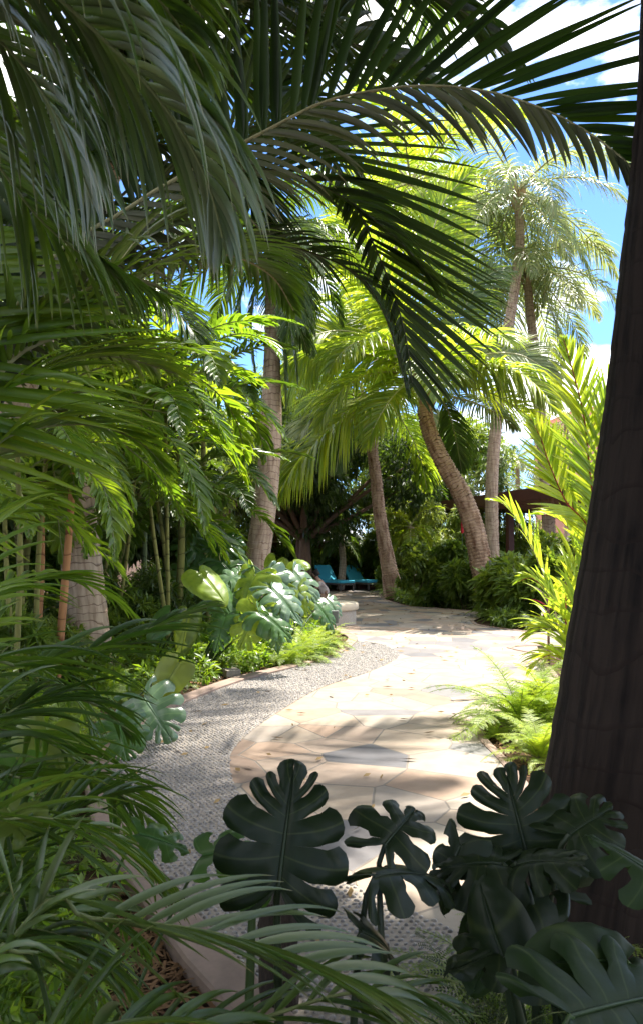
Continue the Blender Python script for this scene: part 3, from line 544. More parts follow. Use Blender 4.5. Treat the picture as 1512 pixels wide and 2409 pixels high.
# near palm at the right edge
b = np.array([1.10, 2.75, 0])
pn = empty('coconut_palm', b, 'dark rough palm trunk filling the right edge of the view, nearest of all', 'palm tree')
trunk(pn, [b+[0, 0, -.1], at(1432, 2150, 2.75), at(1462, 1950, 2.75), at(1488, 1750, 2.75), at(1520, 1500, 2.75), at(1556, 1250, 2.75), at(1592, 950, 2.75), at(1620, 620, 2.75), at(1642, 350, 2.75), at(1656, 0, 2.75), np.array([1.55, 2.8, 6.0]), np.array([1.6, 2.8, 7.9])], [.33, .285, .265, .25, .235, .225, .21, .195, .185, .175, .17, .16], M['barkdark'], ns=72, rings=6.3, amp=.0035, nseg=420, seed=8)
crown(pn, np.array([1.6, 2.8, 7.9])-b, 'ncrown', 30, 3.8, M['near'], M['rachis'], emin=0, emax=60, seed=25, w=.055, leafL=.85, nl=60, droop=1.0, lift=10, K=5)

def added_shade_palm(label, base, top, L, n, seed, skip=None, via=None):  # palms out of view, added for the shade they cast on the foreground
    b = np.array([*base, 0.]); e = empty('coconut_palm', b, label, 'palm tree'); c = np.array(top, float)
    trunk(e, [b, b*.45+c*.55+[.1, 0, 0] if via is None else np.array(via), c], [.22, .17, .14], M['bark'], ns=16, nseg=60, rings=8, amp=.01)
    crown(e, c-b, 'hp', n, L, M['near'], M['rachis'], emin=-10, emax=60, seed=seed, w=.055, leafL=.85, nl=60, droop=1.1, K=4, skip=skip)
added_shade_palm('unseen palm added behind the viewer on the left to shade the foreground', (-1.9, -1.0), (-1.5, -.8, 5.4), 3.6, 22, 73)
added_shade_palm('unseen palm added right of the viewer to shade the foreground', (3.4, 1.2), (2.6, 1.6, 6.2), 3.2, 20, 74, lambda z: 45 < z < 175)
added_shade_palm('unseen palm added left of the viewer to shade the pebble band', (-3.4, 2.6), (-.5, 4.9, 9.2), 4.0, 28, 75)
added_shade_palm('unseen tall palm added left of the path, leaning over to shade the pebbles', (-4.7, 9.0), (.9, 9.6, 11.8), 4.0, 13, 76, None, (-4.4, 9.0, 8.9))
# ---- off-left young coconut palm: the big dark frond overhead and the arching ones under it
b = np.array([-1.75, 2.9, 0])
po = empty('coconut_palm', b, 'low coconut palm at left whose long dark frond arches across the top', 'palm tree')
trunk(po, [b, b+[.02, 0, .7], b+[.05, .05, 1.35]], [.22, .17, .15], M['bark'], ns=20, rings=9, amp=.01)
c0 = b+[.05, .05, 1.3]
def of(PL, mat='near', rm='rachis', **kw):
    P = spline([c0]+[at(*p) for p in PL], 44); kw.setdefault('seed', len(col.objects))
    return make_frond(po, P, M[mat] if isinstance(mat, str) else [M[q] for q in mat], M[rm], **kw)
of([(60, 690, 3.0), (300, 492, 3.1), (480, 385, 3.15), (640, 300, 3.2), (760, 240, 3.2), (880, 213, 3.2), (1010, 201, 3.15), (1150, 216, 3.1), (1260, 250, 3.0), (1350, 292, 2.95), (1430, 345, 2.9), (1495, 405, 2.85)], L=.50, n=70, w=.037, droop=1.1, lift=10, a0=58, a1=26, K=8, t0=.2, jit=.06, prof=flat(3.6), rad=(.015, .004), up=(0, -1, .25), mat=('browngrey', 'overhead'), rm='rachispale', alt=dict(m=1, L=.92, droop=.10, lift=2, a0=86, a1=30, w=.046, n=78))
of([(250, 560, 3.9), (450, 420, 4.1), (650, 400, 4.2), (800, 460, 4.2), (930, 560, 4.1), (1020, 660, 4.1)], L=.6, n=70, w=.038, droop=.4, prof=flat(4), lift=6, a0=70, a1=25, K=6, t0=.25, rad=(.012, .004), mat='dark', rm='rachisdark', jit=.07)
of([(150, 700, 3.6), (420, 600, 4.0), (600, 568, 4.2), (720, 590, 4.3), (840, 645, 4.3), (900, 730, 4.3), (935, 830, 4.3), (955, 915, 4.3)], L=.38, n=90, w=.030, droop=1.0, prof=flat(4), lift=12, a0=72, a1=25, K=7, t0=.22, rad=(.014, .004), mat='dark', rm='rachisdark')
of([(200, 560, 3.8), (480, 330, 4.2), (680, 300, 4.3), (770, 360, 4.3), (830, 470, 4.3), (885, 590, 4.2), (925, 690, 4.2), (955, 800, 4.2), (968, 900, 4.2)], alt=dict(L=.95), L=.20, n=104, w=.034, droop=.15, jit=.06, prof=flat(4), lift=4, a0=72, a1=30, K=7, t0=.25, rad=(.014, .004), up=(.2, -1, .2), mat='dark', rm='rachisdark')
# fronds with pale stalks at left
of([(-20, 905, 2.9), (150, 780, 3.0), (290, 682, 3.1), (420, 610, 3.3), (540, 600, 3.6), (640, 650, 3.9), (690, 730, 4.1)], L=.55, n=70, w=.034, droop=1.0, lift=10, K=7, t0=.3, rad=(.016, .004), mat='mid', rm='rachispale')
of([(-30, 830, 2.9), (120, 735, 2.9), (260, 640, 2.9), (330, 560, 3.0), (420, 500, 3.1), (520, 500, 3.2)], L=.5, n=60, w=.034, droop=1.2, lift=10, K=7, t0=.3, rad=(.016, .004), mat='sheen', rm='rachispale')
of([(-60, 1000, 2.8), (40, 900, 2.9), (150, 850, 3.1), (280, 840, 3.3), (420, 880, 3.6)], L=.5, n=60, w=.03, droop=.9, lift=8, K=6, t0=.2, mat='mid')
of([(-40, 1080, 2.8), (80, 1010, 2.9), (220, 1000, 3.1), (330, 1040, 3.2), (400, 1110, 3.3)], L=.42, n=56, w=.03, droop=.8, lift=8, K=6, t0=.2, mat='mid')
of([(-120, 900, 2.8), (-90, 760, 2.8), (-50, 640, 2.8), (-10, 540, 2.8)], L=.75, n=42, w=.032, droop=.25, lift=0, a0=95, a1=60, K=7, t0=.2, mat='mid', up=(0, -1, 0))
of([(-60, 700, 3.2), (60, 500, 3.4), (180, 380, 3.5), (330, 330, 3.6), (480, 380, 3.8), (560, 480, 4.0)], L=.6, n=64, w=.034, droop=1.0, lift=8, K=6, t0=.2, mat='dark')
of([(-40, 640, 3.5), (40, 400, 3.8), (160, 200, 4.0), (340, 60, 4.2), (560, 10, 4.5)], L=.7, n=70, w=.036, droop=.7, lift=8, K=6, t0=.2, mat='dark')

# ---- pale pendulous fronds at the top left, close to the camera
b = np.array([-1.35, 1.1, 0])
pq = empty('areca_palm', b, 'tall cane palm at top left with silvery drooping fronds hanging close', 'palm tree')
trunk(pq, [b, b+[-.05, 0, 1.5], b+[.05, .05, 3.0]], [.09, .07, .06], M['culm'], ns=16)
q0 = b+[.05, .05, 3.0]
def qf(PL, mat='sheen', **kw):
    P = spline([q0]+[at(*p) for p in PL], 44); kw.setdefault('seed', len(col.objects))
    return make_frond(pq, P, M[mat], M['rachis'], **kw)
qf([(-200, -260, 1.35), (60, -70, 1.4), (200, 50, 1.45), (330, 180, 1.5), (430, 310, 1.55), (490, 430, 1.6), (525, 560, 1.65)], L=.44, n=44, w=.025, droop=2.4, lift=16, a0=60, a1=20, K=9, t0=.42, rad=(.009, .003), fold=.35)
qf([(-260, -150, 1.5), (-80, 20, 1.6), (60, 160, 1.7), (160, 320, 1.75), (220, 480, 1.8)], L=.42, n=38, w=.024, droop=2.5, lift=10, a0=60, a1=20, K=9, t0=.4, rad=(.009, .003))
qf([(-100, -400, 1.5), (150, -200, 1.6), (320, -60, 1.8), (420, 60, 1.9), (480, 180, 2.0)], L=.4, n=36, w=.026, droop=2.0, lift=10, a0=60, a1=20, K=8, t0=.4, rad=(.009, .003), mat='near')
qf([(-300, 0, 1.7), (-100, 250, 1.9), (20, 420, 2.0), (120, 540, 2.1), (260, 640, 2.2), (380, 700, 2.3)], L=.4, n=50, w=.022, droop=1.8, lift=8, a0=60, a1=20, K=8, t0=.35, rad=(.008, .003), mat='near')
for i, az in enumerate((200, 250, 300, 150, 100)):
    P = arc(2.2, 50, -30); P = np.stack([P[:, 0]*math.cos(R(az)), P[:, 0]*math.sin(R(az)), P[:, 2]], 1)+q0
    make_frond(pq, P, M['near'], M['rachis'], L=.45, n=40, w=.03, droop=1, K=5, seed=i)

# ---- upper canopy palm behind: fills the top with crossing leaflets
b = np.array([-3.9, 7.6, 0])
pu = empty('coconut_palm', b, 'tall coconut palm behind the overhead frond, dark crown against white sky', 'palm tree')
trunk(pu, [b, b+[.6, 0, 2.5], b+[1.9, -.3, 5.6]], [.24, .19, .15], M['bark'], ns=20, rings=8, amp=.012)
u0 = b+[1.9, -.3, 5.6]
def uf(PL, mat='dark', **kw):
    P = spline([u0]+[at(*p) for p in PL], 40); kw.setdefault('seed', len(col.objects))
    return make_frond(pu, P, M[mat], M['rachisdark'], **kw)
for L in ([(420, 40, 7), (620, 60, 6.8), (820, 100, 6.5), (1000, 180, 6.2), (1120, 290, 6)],
          [(350, -120, 6.5), (600, -160, 6), (850, -90, 5.6), (1080, 20, 5.3), (1230, 160, 5.1)],
          [(350, 120, 7.2), (500, 160, 7.2), (650, 230, 7.2), (780, 330, 7.1), (860, 430, 7)],
          [(300, 160, 7), (400, 250, 6.8), (520, 360, 6.5), (600, 470, 6.3), (640, 560, 6.2)],
          [(300, 0, 6.3), (420, -60, 5.6), (560, -40, 5.0), (700, 30, 4.6), (800, 130, 4.4)],
          [(360, -250, 6.5), (650, -380, 6), (900, -330, 5.6), (1150, -200, 5.3), (1350, -60, 5.2)],
          [(200, 200, 7.2), (150, 350, 7), (120, 480, 6.8), (130, 600, 6.6)]):
    uf(L, L=1.1, n=78, w=.075, droop=.7, lift=8, a0=74, a1=28, K=6, t0=.12, rad=(.03, .006))
crown(pu, u0-b, 'ucrown', 10, 3.2, M['near'], M['rachis'], emin=-20, emax=60, seed=31, leafL=.8, nl=52, droop=.9, az0=120, azr=150)

# ---- cane palms of the left bed (mid distance)
def cane_palm(label, x, y, Yv, canes, L=1.7, n=7, seed=0, mat='mid', culm='culm', group=None, w=.05, cat='palm tree', emin=-30):
    rg = random.Random(seed)
    b = at(x, y, Yv); b[2] = 0; e = empty('cane_palm', b, label, cat, group)
    for k, (cx, cy, r) in enumerate(canes):
        top = at(cx, cy, Yv+rg.uniform(-.6, .6)); st = b+[rg.uniform(-.2, .2), rg.uniform(-.2, .2), -.05]
        midp = (st+top)/2+[rg.uniform(-.08, .08), 0, .1]
        trunk(e, [st, midp, top], [r*1.15, r, r*.8], M[culm], ns=12, name='cane', nseg=30)
        crown(e, top-b, 'cane'+mat, n, L, M[mat], M['rachis'], emin=emin, emax=70, seed=seed*7+k, w=w, leafL=.62, nl=26, droop=.8, lift=14, K=4)
    return e
cane_palm('cane palm with an orange brown cane crossing the fat trunk', 135, 1500, 8.8, [(182, 985, .042), (95, 1080, .03)], seed=3, culm='culmorange')
cane_palm('feathery cane palm with three slim yellow green canes right of the fat trunk', 262, 1480, 11.5, [(290, 1120, .028), (318, 1130, .028), (270, 1060, .028)], seed=4, mat='mid', L=2.0)
cane_palm('cane palm with broad leaflets arching towards the thick ringed trunk', 400, 1450, 12.5, [(420, 1010, .06), (372, 1180, .04)], seed=5, mat='near', L=2.3, w=.085, n=9)
cane_palm('cane palm at the left edge with low green fronds', 20, 1520, 7.0, [(10, 1160, .025), (40, 1010, .025)], seed=6, L=1.5)
cane_palm('dense cane palm high behind the fat trunk', 240, 1450, 14.0, [(330, 880, .05), (230, 800, .05), (440, 860, .05)], seed=7, L=2.6, mat='mid', w=.09, n=9)
cane_palm('cane palm just left of the thick ringed trunk with low arching fronds', 500, 1440, 14.5, [(500, 1150, .05), (480, 900, .05)], seed=8, L=2.2, mat='near', w=.085)
cane_palm('cane palm in the shade far left behind the orange cane', 60, 1440, 11.0, [(80, 900, .05), (30, 820, .05)], seed=9, L=2.4, mat='near', w=.07)
cane_palm('broad-leaved cane palm whose fronds hang in front of the fat trunk', 40, 1560, 8.2, [(120, 960, .028), (60, 860, .028)], seed=17, L=2.0, n=9, mat='mid', w=.085, emin=-50)
cane_palm('cane palm with bright arching fronds between fat trunk and ringed trunk', 400, 1500, 10.5, [(330, 960, .026), (390, 860, .026)], seed=18, L=2.1, n=9, mat='mid', w=.09, emin=-45)
# bamboo-like culms behind
for i, (x, Yv, top, r) in enumerate([(262, 14, 1120, .05), (385, 13.5, 1130, .05), (335, 16, 1090, .06)]):
    b = gnd(x, 1300+2679/Yv); e = trunk(None, [b+[0, 0, -.05], at(x+6, 1250, Yv), at(x+14, top-500, Yv)], [r, r, r*.7], M['culmdark'], ns=12, name='bamboo_cane', nseg=40)
    tag(e, 'upright dark green bamboo cane in the shade behind the fat trunk', 'bamboo', 'bamboo canes at left')

# ---- near fronds at the lower left and bottom
b = np.array([-1.15, 1.9, 0])
pl = empty('areca_palm', b, 'young palm at the lower left edge with long dark fronds reaching the path', 'palm')
l0 = b+[0, 0, .25]
def lf(par, st, PL, mat='shade', rm='rachis', **kw):
    P = spline([st]+[at(*p) for p in PL], 40); kw.setdefault('seed', len(col.objects)); kw.setdefault('fold', .35)
    return make_frond(par, P, M[mat], M[rm], **kw)
lf(pl, l0, [(-100, 1640, 1.9), (60, 1565, 2.0), (200, 1535, 2.1), (330, 1490, 2.2), (430, 1445, 2.3), (490, 1420, 2.35)], L=.40, n=26, w=.026, droop=.9, lift=15, a0=62, a1=14, K=8, t0=.35, rad=(.008, .003))
lf(pl, l0, [(-120, 1800, 1.8), (0, 1690, 1.9), (120, 1640, 2.0), (230, 1660, 2.1), (310, 1730, 2.2)], L=.36, n=24, w=.024, droop=1.0, lift=12, a0=62, a1=16, K=8, t0=.3, rad=(.007, .003))
lf(pl, l0, [(-120, 2100, 1.7), (0, 2010, 1.8), (120, 1930, 1.9), (240, 1880, 2.0), (330, 1860, 2.1)], L=.34, n=26, w=.018, droop=.4, lift=25, a0=55, a1=14, K=7, t0=.3, rad=(.006, .002))
lf(pl, l0, [(-120, 1960, 1.5), (0, 1930, 1.55), (120, 1925, 1.6), (240, 1960, 1.65), (340, 2030, 1.7), (400, 2110, 1.75)], L=.40, n=30, w=.018, droop=1.1, lift=2, a0=78, a1=24, K=8, t0=.3, rad=(.006, .002), mat='near')
lf(pl, l0, [(-60, 2150, 1.6), (60, 2110, 1.65), (180, 2120, 1.7), (280, 2170, 1.8), (340, 2240, 1.85)], L=.30, n=26, w=.017, droop=1.1, lift=5, a0=75, a1=22, K=8, t0=.3, rad=(.006, .002))
lf(pl, l0, [(-150, 1500, 2.2), (-20, 1400, 2.4), (110, 1360, 2.6), (220, 1380, 2.7), (320, 1450, 2.8)], L=.36, n=30, w=.024, droop=1.1, lift=10, a0=62, a1=18, K=7, t0=.3, rad=(.006, .002), mat='mid')
lf(pl, l0, [(-100, 1350, 2.4), (-20, 1220, 2.6), (60, 1180, 2.7), (150, 1210, 2.8), (210, 1290, 2.9)], L=.34, n=30, w=.024, droop=1.1, lift=10, a0=62, a1=18, K=7, t0=.3, rad=(.006, .002), mat='mid')
b = np.array([-.75, 1.15, 0])
pm = empty('areca_palm', b, 'low palm at the bottom with blue green fronds spreading across the foreground', 'palm')
lf(pm, b+[0, 0, .5], [(80, 2150, 1.35), (200, 2160, 1.4), (340, 2172, 1.42), (500, 2195, 1.44), (650, 2240, 1.45), (780, 2290, 1.45), (900, 2350, 1.45), (970, 2420, 1.45)], L=.34, n=22, w=.021, droop=.55, lift=22, a0=50, a1=22, K=9, t0=.3, rad=(.006, .003), mat='sheen')
lf(pm, b+[0, 0, .4], [(100, 2500, 1.1), (260, 2430, 1.15), (420, 2420, 1.2), (560, 2450, 1.22), (680, 2520, 1.22)], L=.25, n=18, w=.02, droop=.7, lift=14, a0=55, a1=22, K=8, t0=.3, rad=(.006, .003), mat='near')
lf(pm, b+[0, 0, .4], [(300, 2480, 1.5), (600, 2400, 1.55), (800, 2340, 1.6), (960, 2330, 1.6), (1080, 2370, 1.6)], L=.3, n=22, w=.019, droop=.9, lift=8, a0=62, a1=20, K=8, t0=.3, rad=(.006, .003), mat='near')
lf(pm, b+[0, 0, .4], [(-60, 2300, 1.2), (40, 2240, 1.25), (130, 2260, 1.3), (200, 2330, 1.35)], L=.25, n=18, w=.018, droop=1.2, lift=5, a0=65, a1=20, K=8, t0=.3, rad=(.006, .003), mat='near')

lf(pl, l0, [(-100, 2250, 1.5), (20, 2190, 1.55), (140, 2200, 1.6), (240, 2260, 1.65), (310, 2340, 1.7)], L=.36, n=30, w=.018, droop=1.2, lift=5, a0=75, a1=22, K=8, t0=.3, rad=(.006, .002))
lf(pl, l0, [(-100, 1750, 2.2), (20, 1720, 2.4), (140, 1760, 2.6), (240, 1850, 2.7), (300, 1960, 2.8)], L=.42, n=30, w=.024, droop=1.2, lift=8, a0=70, a1=22, K=8, t0=.3, rad=(.006, .002))
lf(pl, l0, [(-60, 1880, 2.0), (60, 1830, 2.2), (180, 1830, 2.4), (300, 1880, 2.6), (380, 1960, 2.7)], L=.4, n=30, w=.022, droop=1.0, lift=12, a0=66, a1=20, K=8, t0=.3, rad=(.006, .002), mat='near')
lf(pl, l0, [(-100, 1620, 2.6), (0, 1560, 2.9), (110, 1580, 3.1), (190, 1660, 3.2), (230, 1760, 3.2)], L=.42, n=30, w=.024, droop=1.2, lift=8, a0=70, a1=22, K=8, t0=.3, rad=(.006, .002), mat='near')
# ------------------------------------------------------------------ monsteras
def aroid(name, label, cat, root, leaves, group=None, pr=.008):
    """leaves: (base px, tip px, Yb, Yt, width m, normal, material key, kw)"""
    e = empty(name, root, label, cat, group)
    for i, (bp, tp, yb, yt, W, nm, mk, kw) in enumerate(leaves):
        B = at(*bp, yb); Tt = at(*tp, yt); k = dict(lobes=6, gap=.22, r0=.46, cx=.2, cy=.25, seed=i+int(bp[0])); k.update(kw)
        lf_ = place_blade(e, B, Tt, nm, W, M[mk], **k)
        X = norm(Tt-B); nn = norm(np.array(nm, float)); st = np.array(root)+[random.Random(i).uniform(-.08, .08), random.Random(i+9).uniform(-.08, .08), -.03]
        mid_ = st*.45+B*.55+[0, 0, .02]-X*.05; P = spline([st, mid_, B-X*.03-nn*.02-[0, 0, .02], B-nn*.004], 18)
        a_ = Acc(); tube(a_, P, np.linspace(pr*1.5, pr*.7, 18), 7); a_.build('petiole', M['petdark'] if mk == 'mdark' else M['petiole'], e)
    return e
CAMN = (0, -1, .35)
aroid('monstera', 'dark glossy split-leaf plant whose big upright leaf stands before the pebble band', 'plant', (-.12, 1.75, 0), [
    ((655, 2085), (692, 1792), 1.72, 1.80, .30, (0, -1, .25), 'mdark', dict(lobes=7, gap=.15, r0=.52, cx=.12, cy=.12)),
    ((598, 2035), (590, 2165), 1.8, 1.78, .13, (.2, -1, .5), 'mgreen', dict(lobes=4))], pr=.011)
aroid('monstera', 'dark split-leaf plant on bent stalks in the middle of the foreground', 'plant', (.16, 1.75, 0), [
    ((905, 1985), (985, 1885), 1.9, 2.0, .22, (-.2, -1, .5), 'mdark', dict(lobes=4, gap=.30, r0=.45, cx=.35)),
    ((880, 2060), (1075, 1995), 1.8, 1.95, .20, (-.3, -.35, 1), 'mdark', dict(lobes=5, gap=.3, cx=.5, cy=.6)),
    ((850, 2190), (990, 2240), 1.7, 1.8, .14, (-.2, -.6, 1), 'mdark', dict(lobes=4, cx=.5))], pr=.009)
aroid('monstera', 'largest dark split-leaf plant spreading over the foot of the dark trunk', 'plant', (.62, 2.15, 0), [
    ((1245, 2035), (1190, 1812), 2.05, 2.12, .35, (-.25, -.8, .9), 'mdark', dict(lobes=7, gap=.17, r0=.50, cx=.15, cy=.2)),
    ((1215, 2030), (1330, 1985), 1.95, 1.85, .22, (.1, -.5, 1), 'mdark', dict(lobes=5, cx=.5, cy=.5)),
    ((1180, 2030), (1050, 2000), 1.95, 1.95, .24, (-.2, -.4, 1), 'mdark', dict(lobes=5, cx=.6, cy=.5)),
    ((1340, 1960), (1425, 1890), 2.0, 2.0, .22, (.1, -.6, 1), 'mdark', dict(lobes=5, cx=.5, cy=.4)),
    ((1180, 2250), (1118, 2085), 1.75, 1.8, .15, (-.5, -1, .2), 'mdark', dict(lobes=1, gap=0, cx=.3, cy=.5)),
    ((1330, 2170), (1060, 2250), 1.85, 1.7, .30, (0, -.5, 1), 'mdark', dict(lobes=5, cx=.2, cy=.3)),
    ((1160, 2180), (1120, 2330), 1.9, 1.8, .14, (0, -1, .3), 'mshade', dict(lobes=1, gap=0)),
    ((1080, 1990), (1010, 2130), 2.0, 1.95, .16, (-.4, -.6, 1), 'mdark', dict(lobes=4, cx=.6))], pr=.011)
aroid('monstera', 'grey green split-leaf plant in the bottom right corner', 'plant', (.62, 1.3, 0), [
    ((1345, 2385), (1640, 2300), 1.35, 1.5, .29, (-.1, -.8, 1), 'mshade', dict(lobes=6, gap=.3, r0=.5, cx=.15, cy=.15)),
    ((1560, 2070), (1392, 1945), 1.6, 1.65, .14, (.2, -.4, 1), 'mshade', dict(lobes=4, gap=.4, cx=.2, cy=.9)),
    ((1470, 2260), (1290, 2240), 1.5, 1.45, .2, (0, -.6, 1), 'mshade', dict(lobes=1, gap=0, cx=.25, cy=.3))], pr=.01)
aroid('philodendron', 'green lobed plant on a long stalk beside the pebble band', 'plant', (-.62, 1.9, 0), [
    ((478, 2012), (590, 1985), 1.95, 1.9, .13, (-.1, -.8, .6), 'mgreen', dict(lobes=3, gap=.3)),
    ((330, 1960), (450, 1990), 2.0, 2.0, .13, (-.1, -.5, 1), 'mgreen', dict(lobes=4, gap=.3)),
    ((20, 1900), (60, 1960), 1.6, 1.55, .14, (.1, -.6, 1), 'molive', dict(lobes=3, gap=.3))], pr=.005)
aroid('elephant_ear', 'yellow green heart-leaved plant at the lower left among ferns', 'plant', (-1.75, 3.9, 0), [
    ((110, 1720), (60, 1840), 3.6, 3.5, .30, (.2, -1, .6), 'molive', dict(lobes=1, gap=0, cx=.2)),
    ((120, 1770), (170, 1850), 3.6, 3.5, .18, (-.2, -1, .5), 'molive', dict(lobes=1, gap=0)),
    ((40, 1790), (20, 1900), 3.3, 3.3, .22, (.2, -1, .6), 'mgreen', dict(lobes=1, gap=0))])
aroid('monstera', 'silver splashed split-leaf plant half hidden behind the lower left frond', 'plant', (-1.9, 6.3, 0), [
    ((340, 1640), (400, 1730), 6.0, 5.8, .48, (.1, -1, .6), 'mglauc', dict(lobes=6)),
    ((280, 1700), (300, 1790), 5.6, 5.5, .4, (.1, -1, .6), 'mgreen', dict(lobes=6)),
    ((420, 1560), (370, 1640), 6.2, 6.1, .3, (.1, -1, .6), 'molive', dict(lobes=1, gap=0))])
LB = (-1.55, 9.8, 0)
aroid('elephant_ear', 'plant with a big lime arrow-shaped leaf over the left bed', 'plant', (-2.2, 10.2, 0), [
    ((470, 1345), (535, 1405), 9.8, 9.5, .50, (.25, -.7, 1), 'mlime', dict(lobes=1, gap=0, cx=.25, cy=.2)),
    ((445, 1440), (420, 1560), 9.4, 9.2, .34, (.1, -1, .5), 'molive', dict(lobes=1, gap=0)),
    ((510, 1390), (550, 1450), 9.8, 9.6, .4, (.2, -1, .8), 'mgreen', dict(lobes=1, gap=0)),
    ((400, 1440), (350, 1500), 9.4, 9.2, .4, (-.2, -1, .8), 'mgreen', dict(lobes=1, gap=0))])
aroid('monstera', 'big split-leaf plant with drooping silvery leaves at the front of the left bed', 'plant', LB, [
    ((600, 1352), (560, 1420), 9.8, 9.6, .62, (-.2, -.8, .9), 'mlime', dict(lobes=6, cx=.5, cy=.4)),
    ((625, 1350), (650, 1420), 9.9, 9.7, .6, (.2, -.9, .8), 'mglauc', dict(lobes=7, cx=.5)),
    ((640, 1385), (715, 1445), 9.6, 9.3, .55, (.3, -.7, 1), 'mglauc', dict(lobes=7, cx=.4, cy=.3)),
    ((605, 1435), (560, 1520), 9.4, 9.2, .55, (-.1, -1, .5), 'mlime', dict(lobes=6, cx=.3)),
    ((610, 1440), (690, 1480), 9.3, 9.1, .5, (.2, -.8, 1), 'mgreen', dict(lobes=6, cx=.5, cy=.4)),
    ((640, 1450), (660, 1540), 9.3, 9.2, .3, (.3, -1, .4), 'mgreen', dict(lobes=5, cx=.3)),
    ((545, 1395), (500, 1440), 9.9, 9.7, .5, (-.2, -.8, 1), 'mglauc', dict(lobes=7, cx=.3)),
    ((560, 1350), (510, 1375), 10.3, 10.1, .5, (-.2, -.8, 1), 'mglauc', dict(lobes=7, cx=.3)),
    ((530, 1450), (500, 1530), 9.5, 9.3, .4, (-.2, -1, .6), 'mgreen', dict(lobes=6, cx=.3))], pr=.012)
aroid('monstera', 'split-leaf plant with silvery leaves drooping towards the low round wall', 'plant', (-.55, 11.6, 0), [
    ((690, 1345), (745, 1395), 11.4, 11.1, .62, (.3, -.7, 1), 'mglauc', dict(lobes=7, cx=.5)),
    ((670, 1345), (640, 1385), 11.6, 11.4, .55, (-.1, -.7, 1), 'mlime', dict(lobes=6, cx=.5)),
    ((705, 1338), (690, 1320), 11.8, 11.9, .4, (0, -1, .5), 'mlime', dict(lobes=1, gap=0)),
    ((700, 1385), (720, 1440), 11.2, 11.0, .5, (.2, -1, .8), 'mlime', dict(lobes=6, cx=.4)),
    ((745, 1420), (795, 1470), 11.6, 11.4, .42, (.3, -.8, 1), 'mgreen', dict(lobes=6, cx=.5)),
    ((770, 1410), (800, 1440), 12.4, 12.2, .4, (.3, -.8, 1), 'mglauc', dict(lobes=6, cx=.5))], pr=.012)
aroid('philodendron', 'glossy tree philodendron with huge dark lobed leaves left of the ringed trunk', 'plant', (-2.6, 13.2, 0), [
    ((500, 1290), (560, 1265), 13, 13, .9, (0, -.8, .8), 'mgreen', dict(lobes=8, cx=.3)),
    ((480, 1300), (430, 1260), 13.2, 13, .9, (-.1, -.8, .8), 'mgreen', dict(lobes=8, cx=.3)),
    ((520, 1320), (560, 1350), 12.8, 12.6, .8, (.1, -.8, .8), 'mgreen', dict(lobes=8, cx=.4)),
    ((440, 1340), (400, 1390), 12.8, 12.6, .8, (-.1, -.8, .8), 'mgreen', dict(lobes=8, cx=.4)),
    ((650, 1320), (640, 1345), 15, 15, .5, (.1, -.8, .8), 'mlime', dict(lobes=1, gap=0))], pr=.015)

# ------------------------------------------------------------------ ferns
def fern_mesh(key, nf, L, seed, K=9, n=22, tl=.26, w=.022, mat='fern', em=(15, 75)):
    rg = random.Random(seed); a_ = Acc()
    for i in range(nf):
        az = i*2.39996+rg.uniform(-.3, .3); e = rg.uniform(*em); l_ = L*rg.uniform(.65, 1.1)
        P = arc(l_, e, e-75+rg.uniform(-20, 10), n=14); c, s = math.cos(az), math.sin(az)
        P = np.stack([P[:, 0]*c, P[:, 0]*s, P[:, 2]], 1)
        leaflets(a_, P, (0, 0, 1), L=tl*l_, n=n, w=w, t0=.12, a0=80, a1=50, lift=5, droop=.6, K=K, seed=seed*50+i, teeth=True, prof=lambda q: np.clip(.5+2*q, 0, 1)*(1.02-q)**.8)
        tube(a_, P, np.linspace(.004, .001, 14), 4, m=1, cap=False)
    o = a_.build('foliage', [M[mat], M['rachis']]); me = o.data; bpy.data.objects.remove(o); return me
FM = [fern_mesh('f', 26, .62, s, n=15, K=7, w=.03) for s in (1, 2, 3)]
FL = [fern_mesh('l', 34, .62, s, n=20, K=9, w=.022, mat='fernlime', em=(25, 85)) for s in (4, 5)]
def fern(me, loc, s, rz, label, group=None, tilt=0):
    o = bpy.data.objects.new('fern', me); col.objects.link(o); o.location = tuple(loc); o.scale = (s, s, s); o.rotation_euler = (tilt, 0, rz)
    return tag(o, label, 'fern', group)
rf = random.Random(5)
def kpt(t, off):   # a point off the kerb, outside the path
    i = int(t*(len(KO)-1)); T = KO[min(i+1, len(KO)-1)]-KO[max(i-1, 0)]; T = T/np.linalg.norm(T); return KO[i]-np.array([-T[1], T[0], 0])*off
for i in range(34):
    p = kpt(.22+.56*i/34+rf.uniform(-.005, .005), rf.uniform(.28, .55)); s = rf.uniform(.45, .75)
    fern(FM[i % 3], p, s, rf.uniform(0, 6.3), 'small green fern edging the left side of the path', 'ferns along the left kerb')
for i in range(26):
    p = kpt(.25+.5*i/26, rf.uniform(.7, 1.5)); s = rf.uniform(.8, 1.15)
    fern(FM[i % 3], p, s, rf.uniform(0, 6.3), 'larger green fern in the shade of the left bed', 'ferns inside the left bed')
for (x, y, Yv, s) in [(700, 1500, 10.6, 1.15), (730, 1490, 11.2, 1.15), (760, 1480, 11.9, 1.1), (670, 1510, 10.2, 1.0), (745, 1500, 11.0, .9), (775, 1495, 11.9, .8)]:
    p = at(x, y, Yv); p[2] = 0; fern(FL[0] if s > 1 else FM[1], p, s, rf.uniform(0, 6), 'tall lacy fern massed beside the path light at the bend', 'ferns at the bend')
fern(FL[0], gnd(1225, 1718), 1.5, .3, 'bright lime fern in the small right-hand bed, largest one there')
fern(FL[1], gnd(1290, 1705), 1.4, 1.3, 'bright lime fern against the dark trunk in the right-hand bed')
fern(FL[1], gnd(1270, 1790), .85, 2.3, 'small lime fern low in front of the right-hand bed')
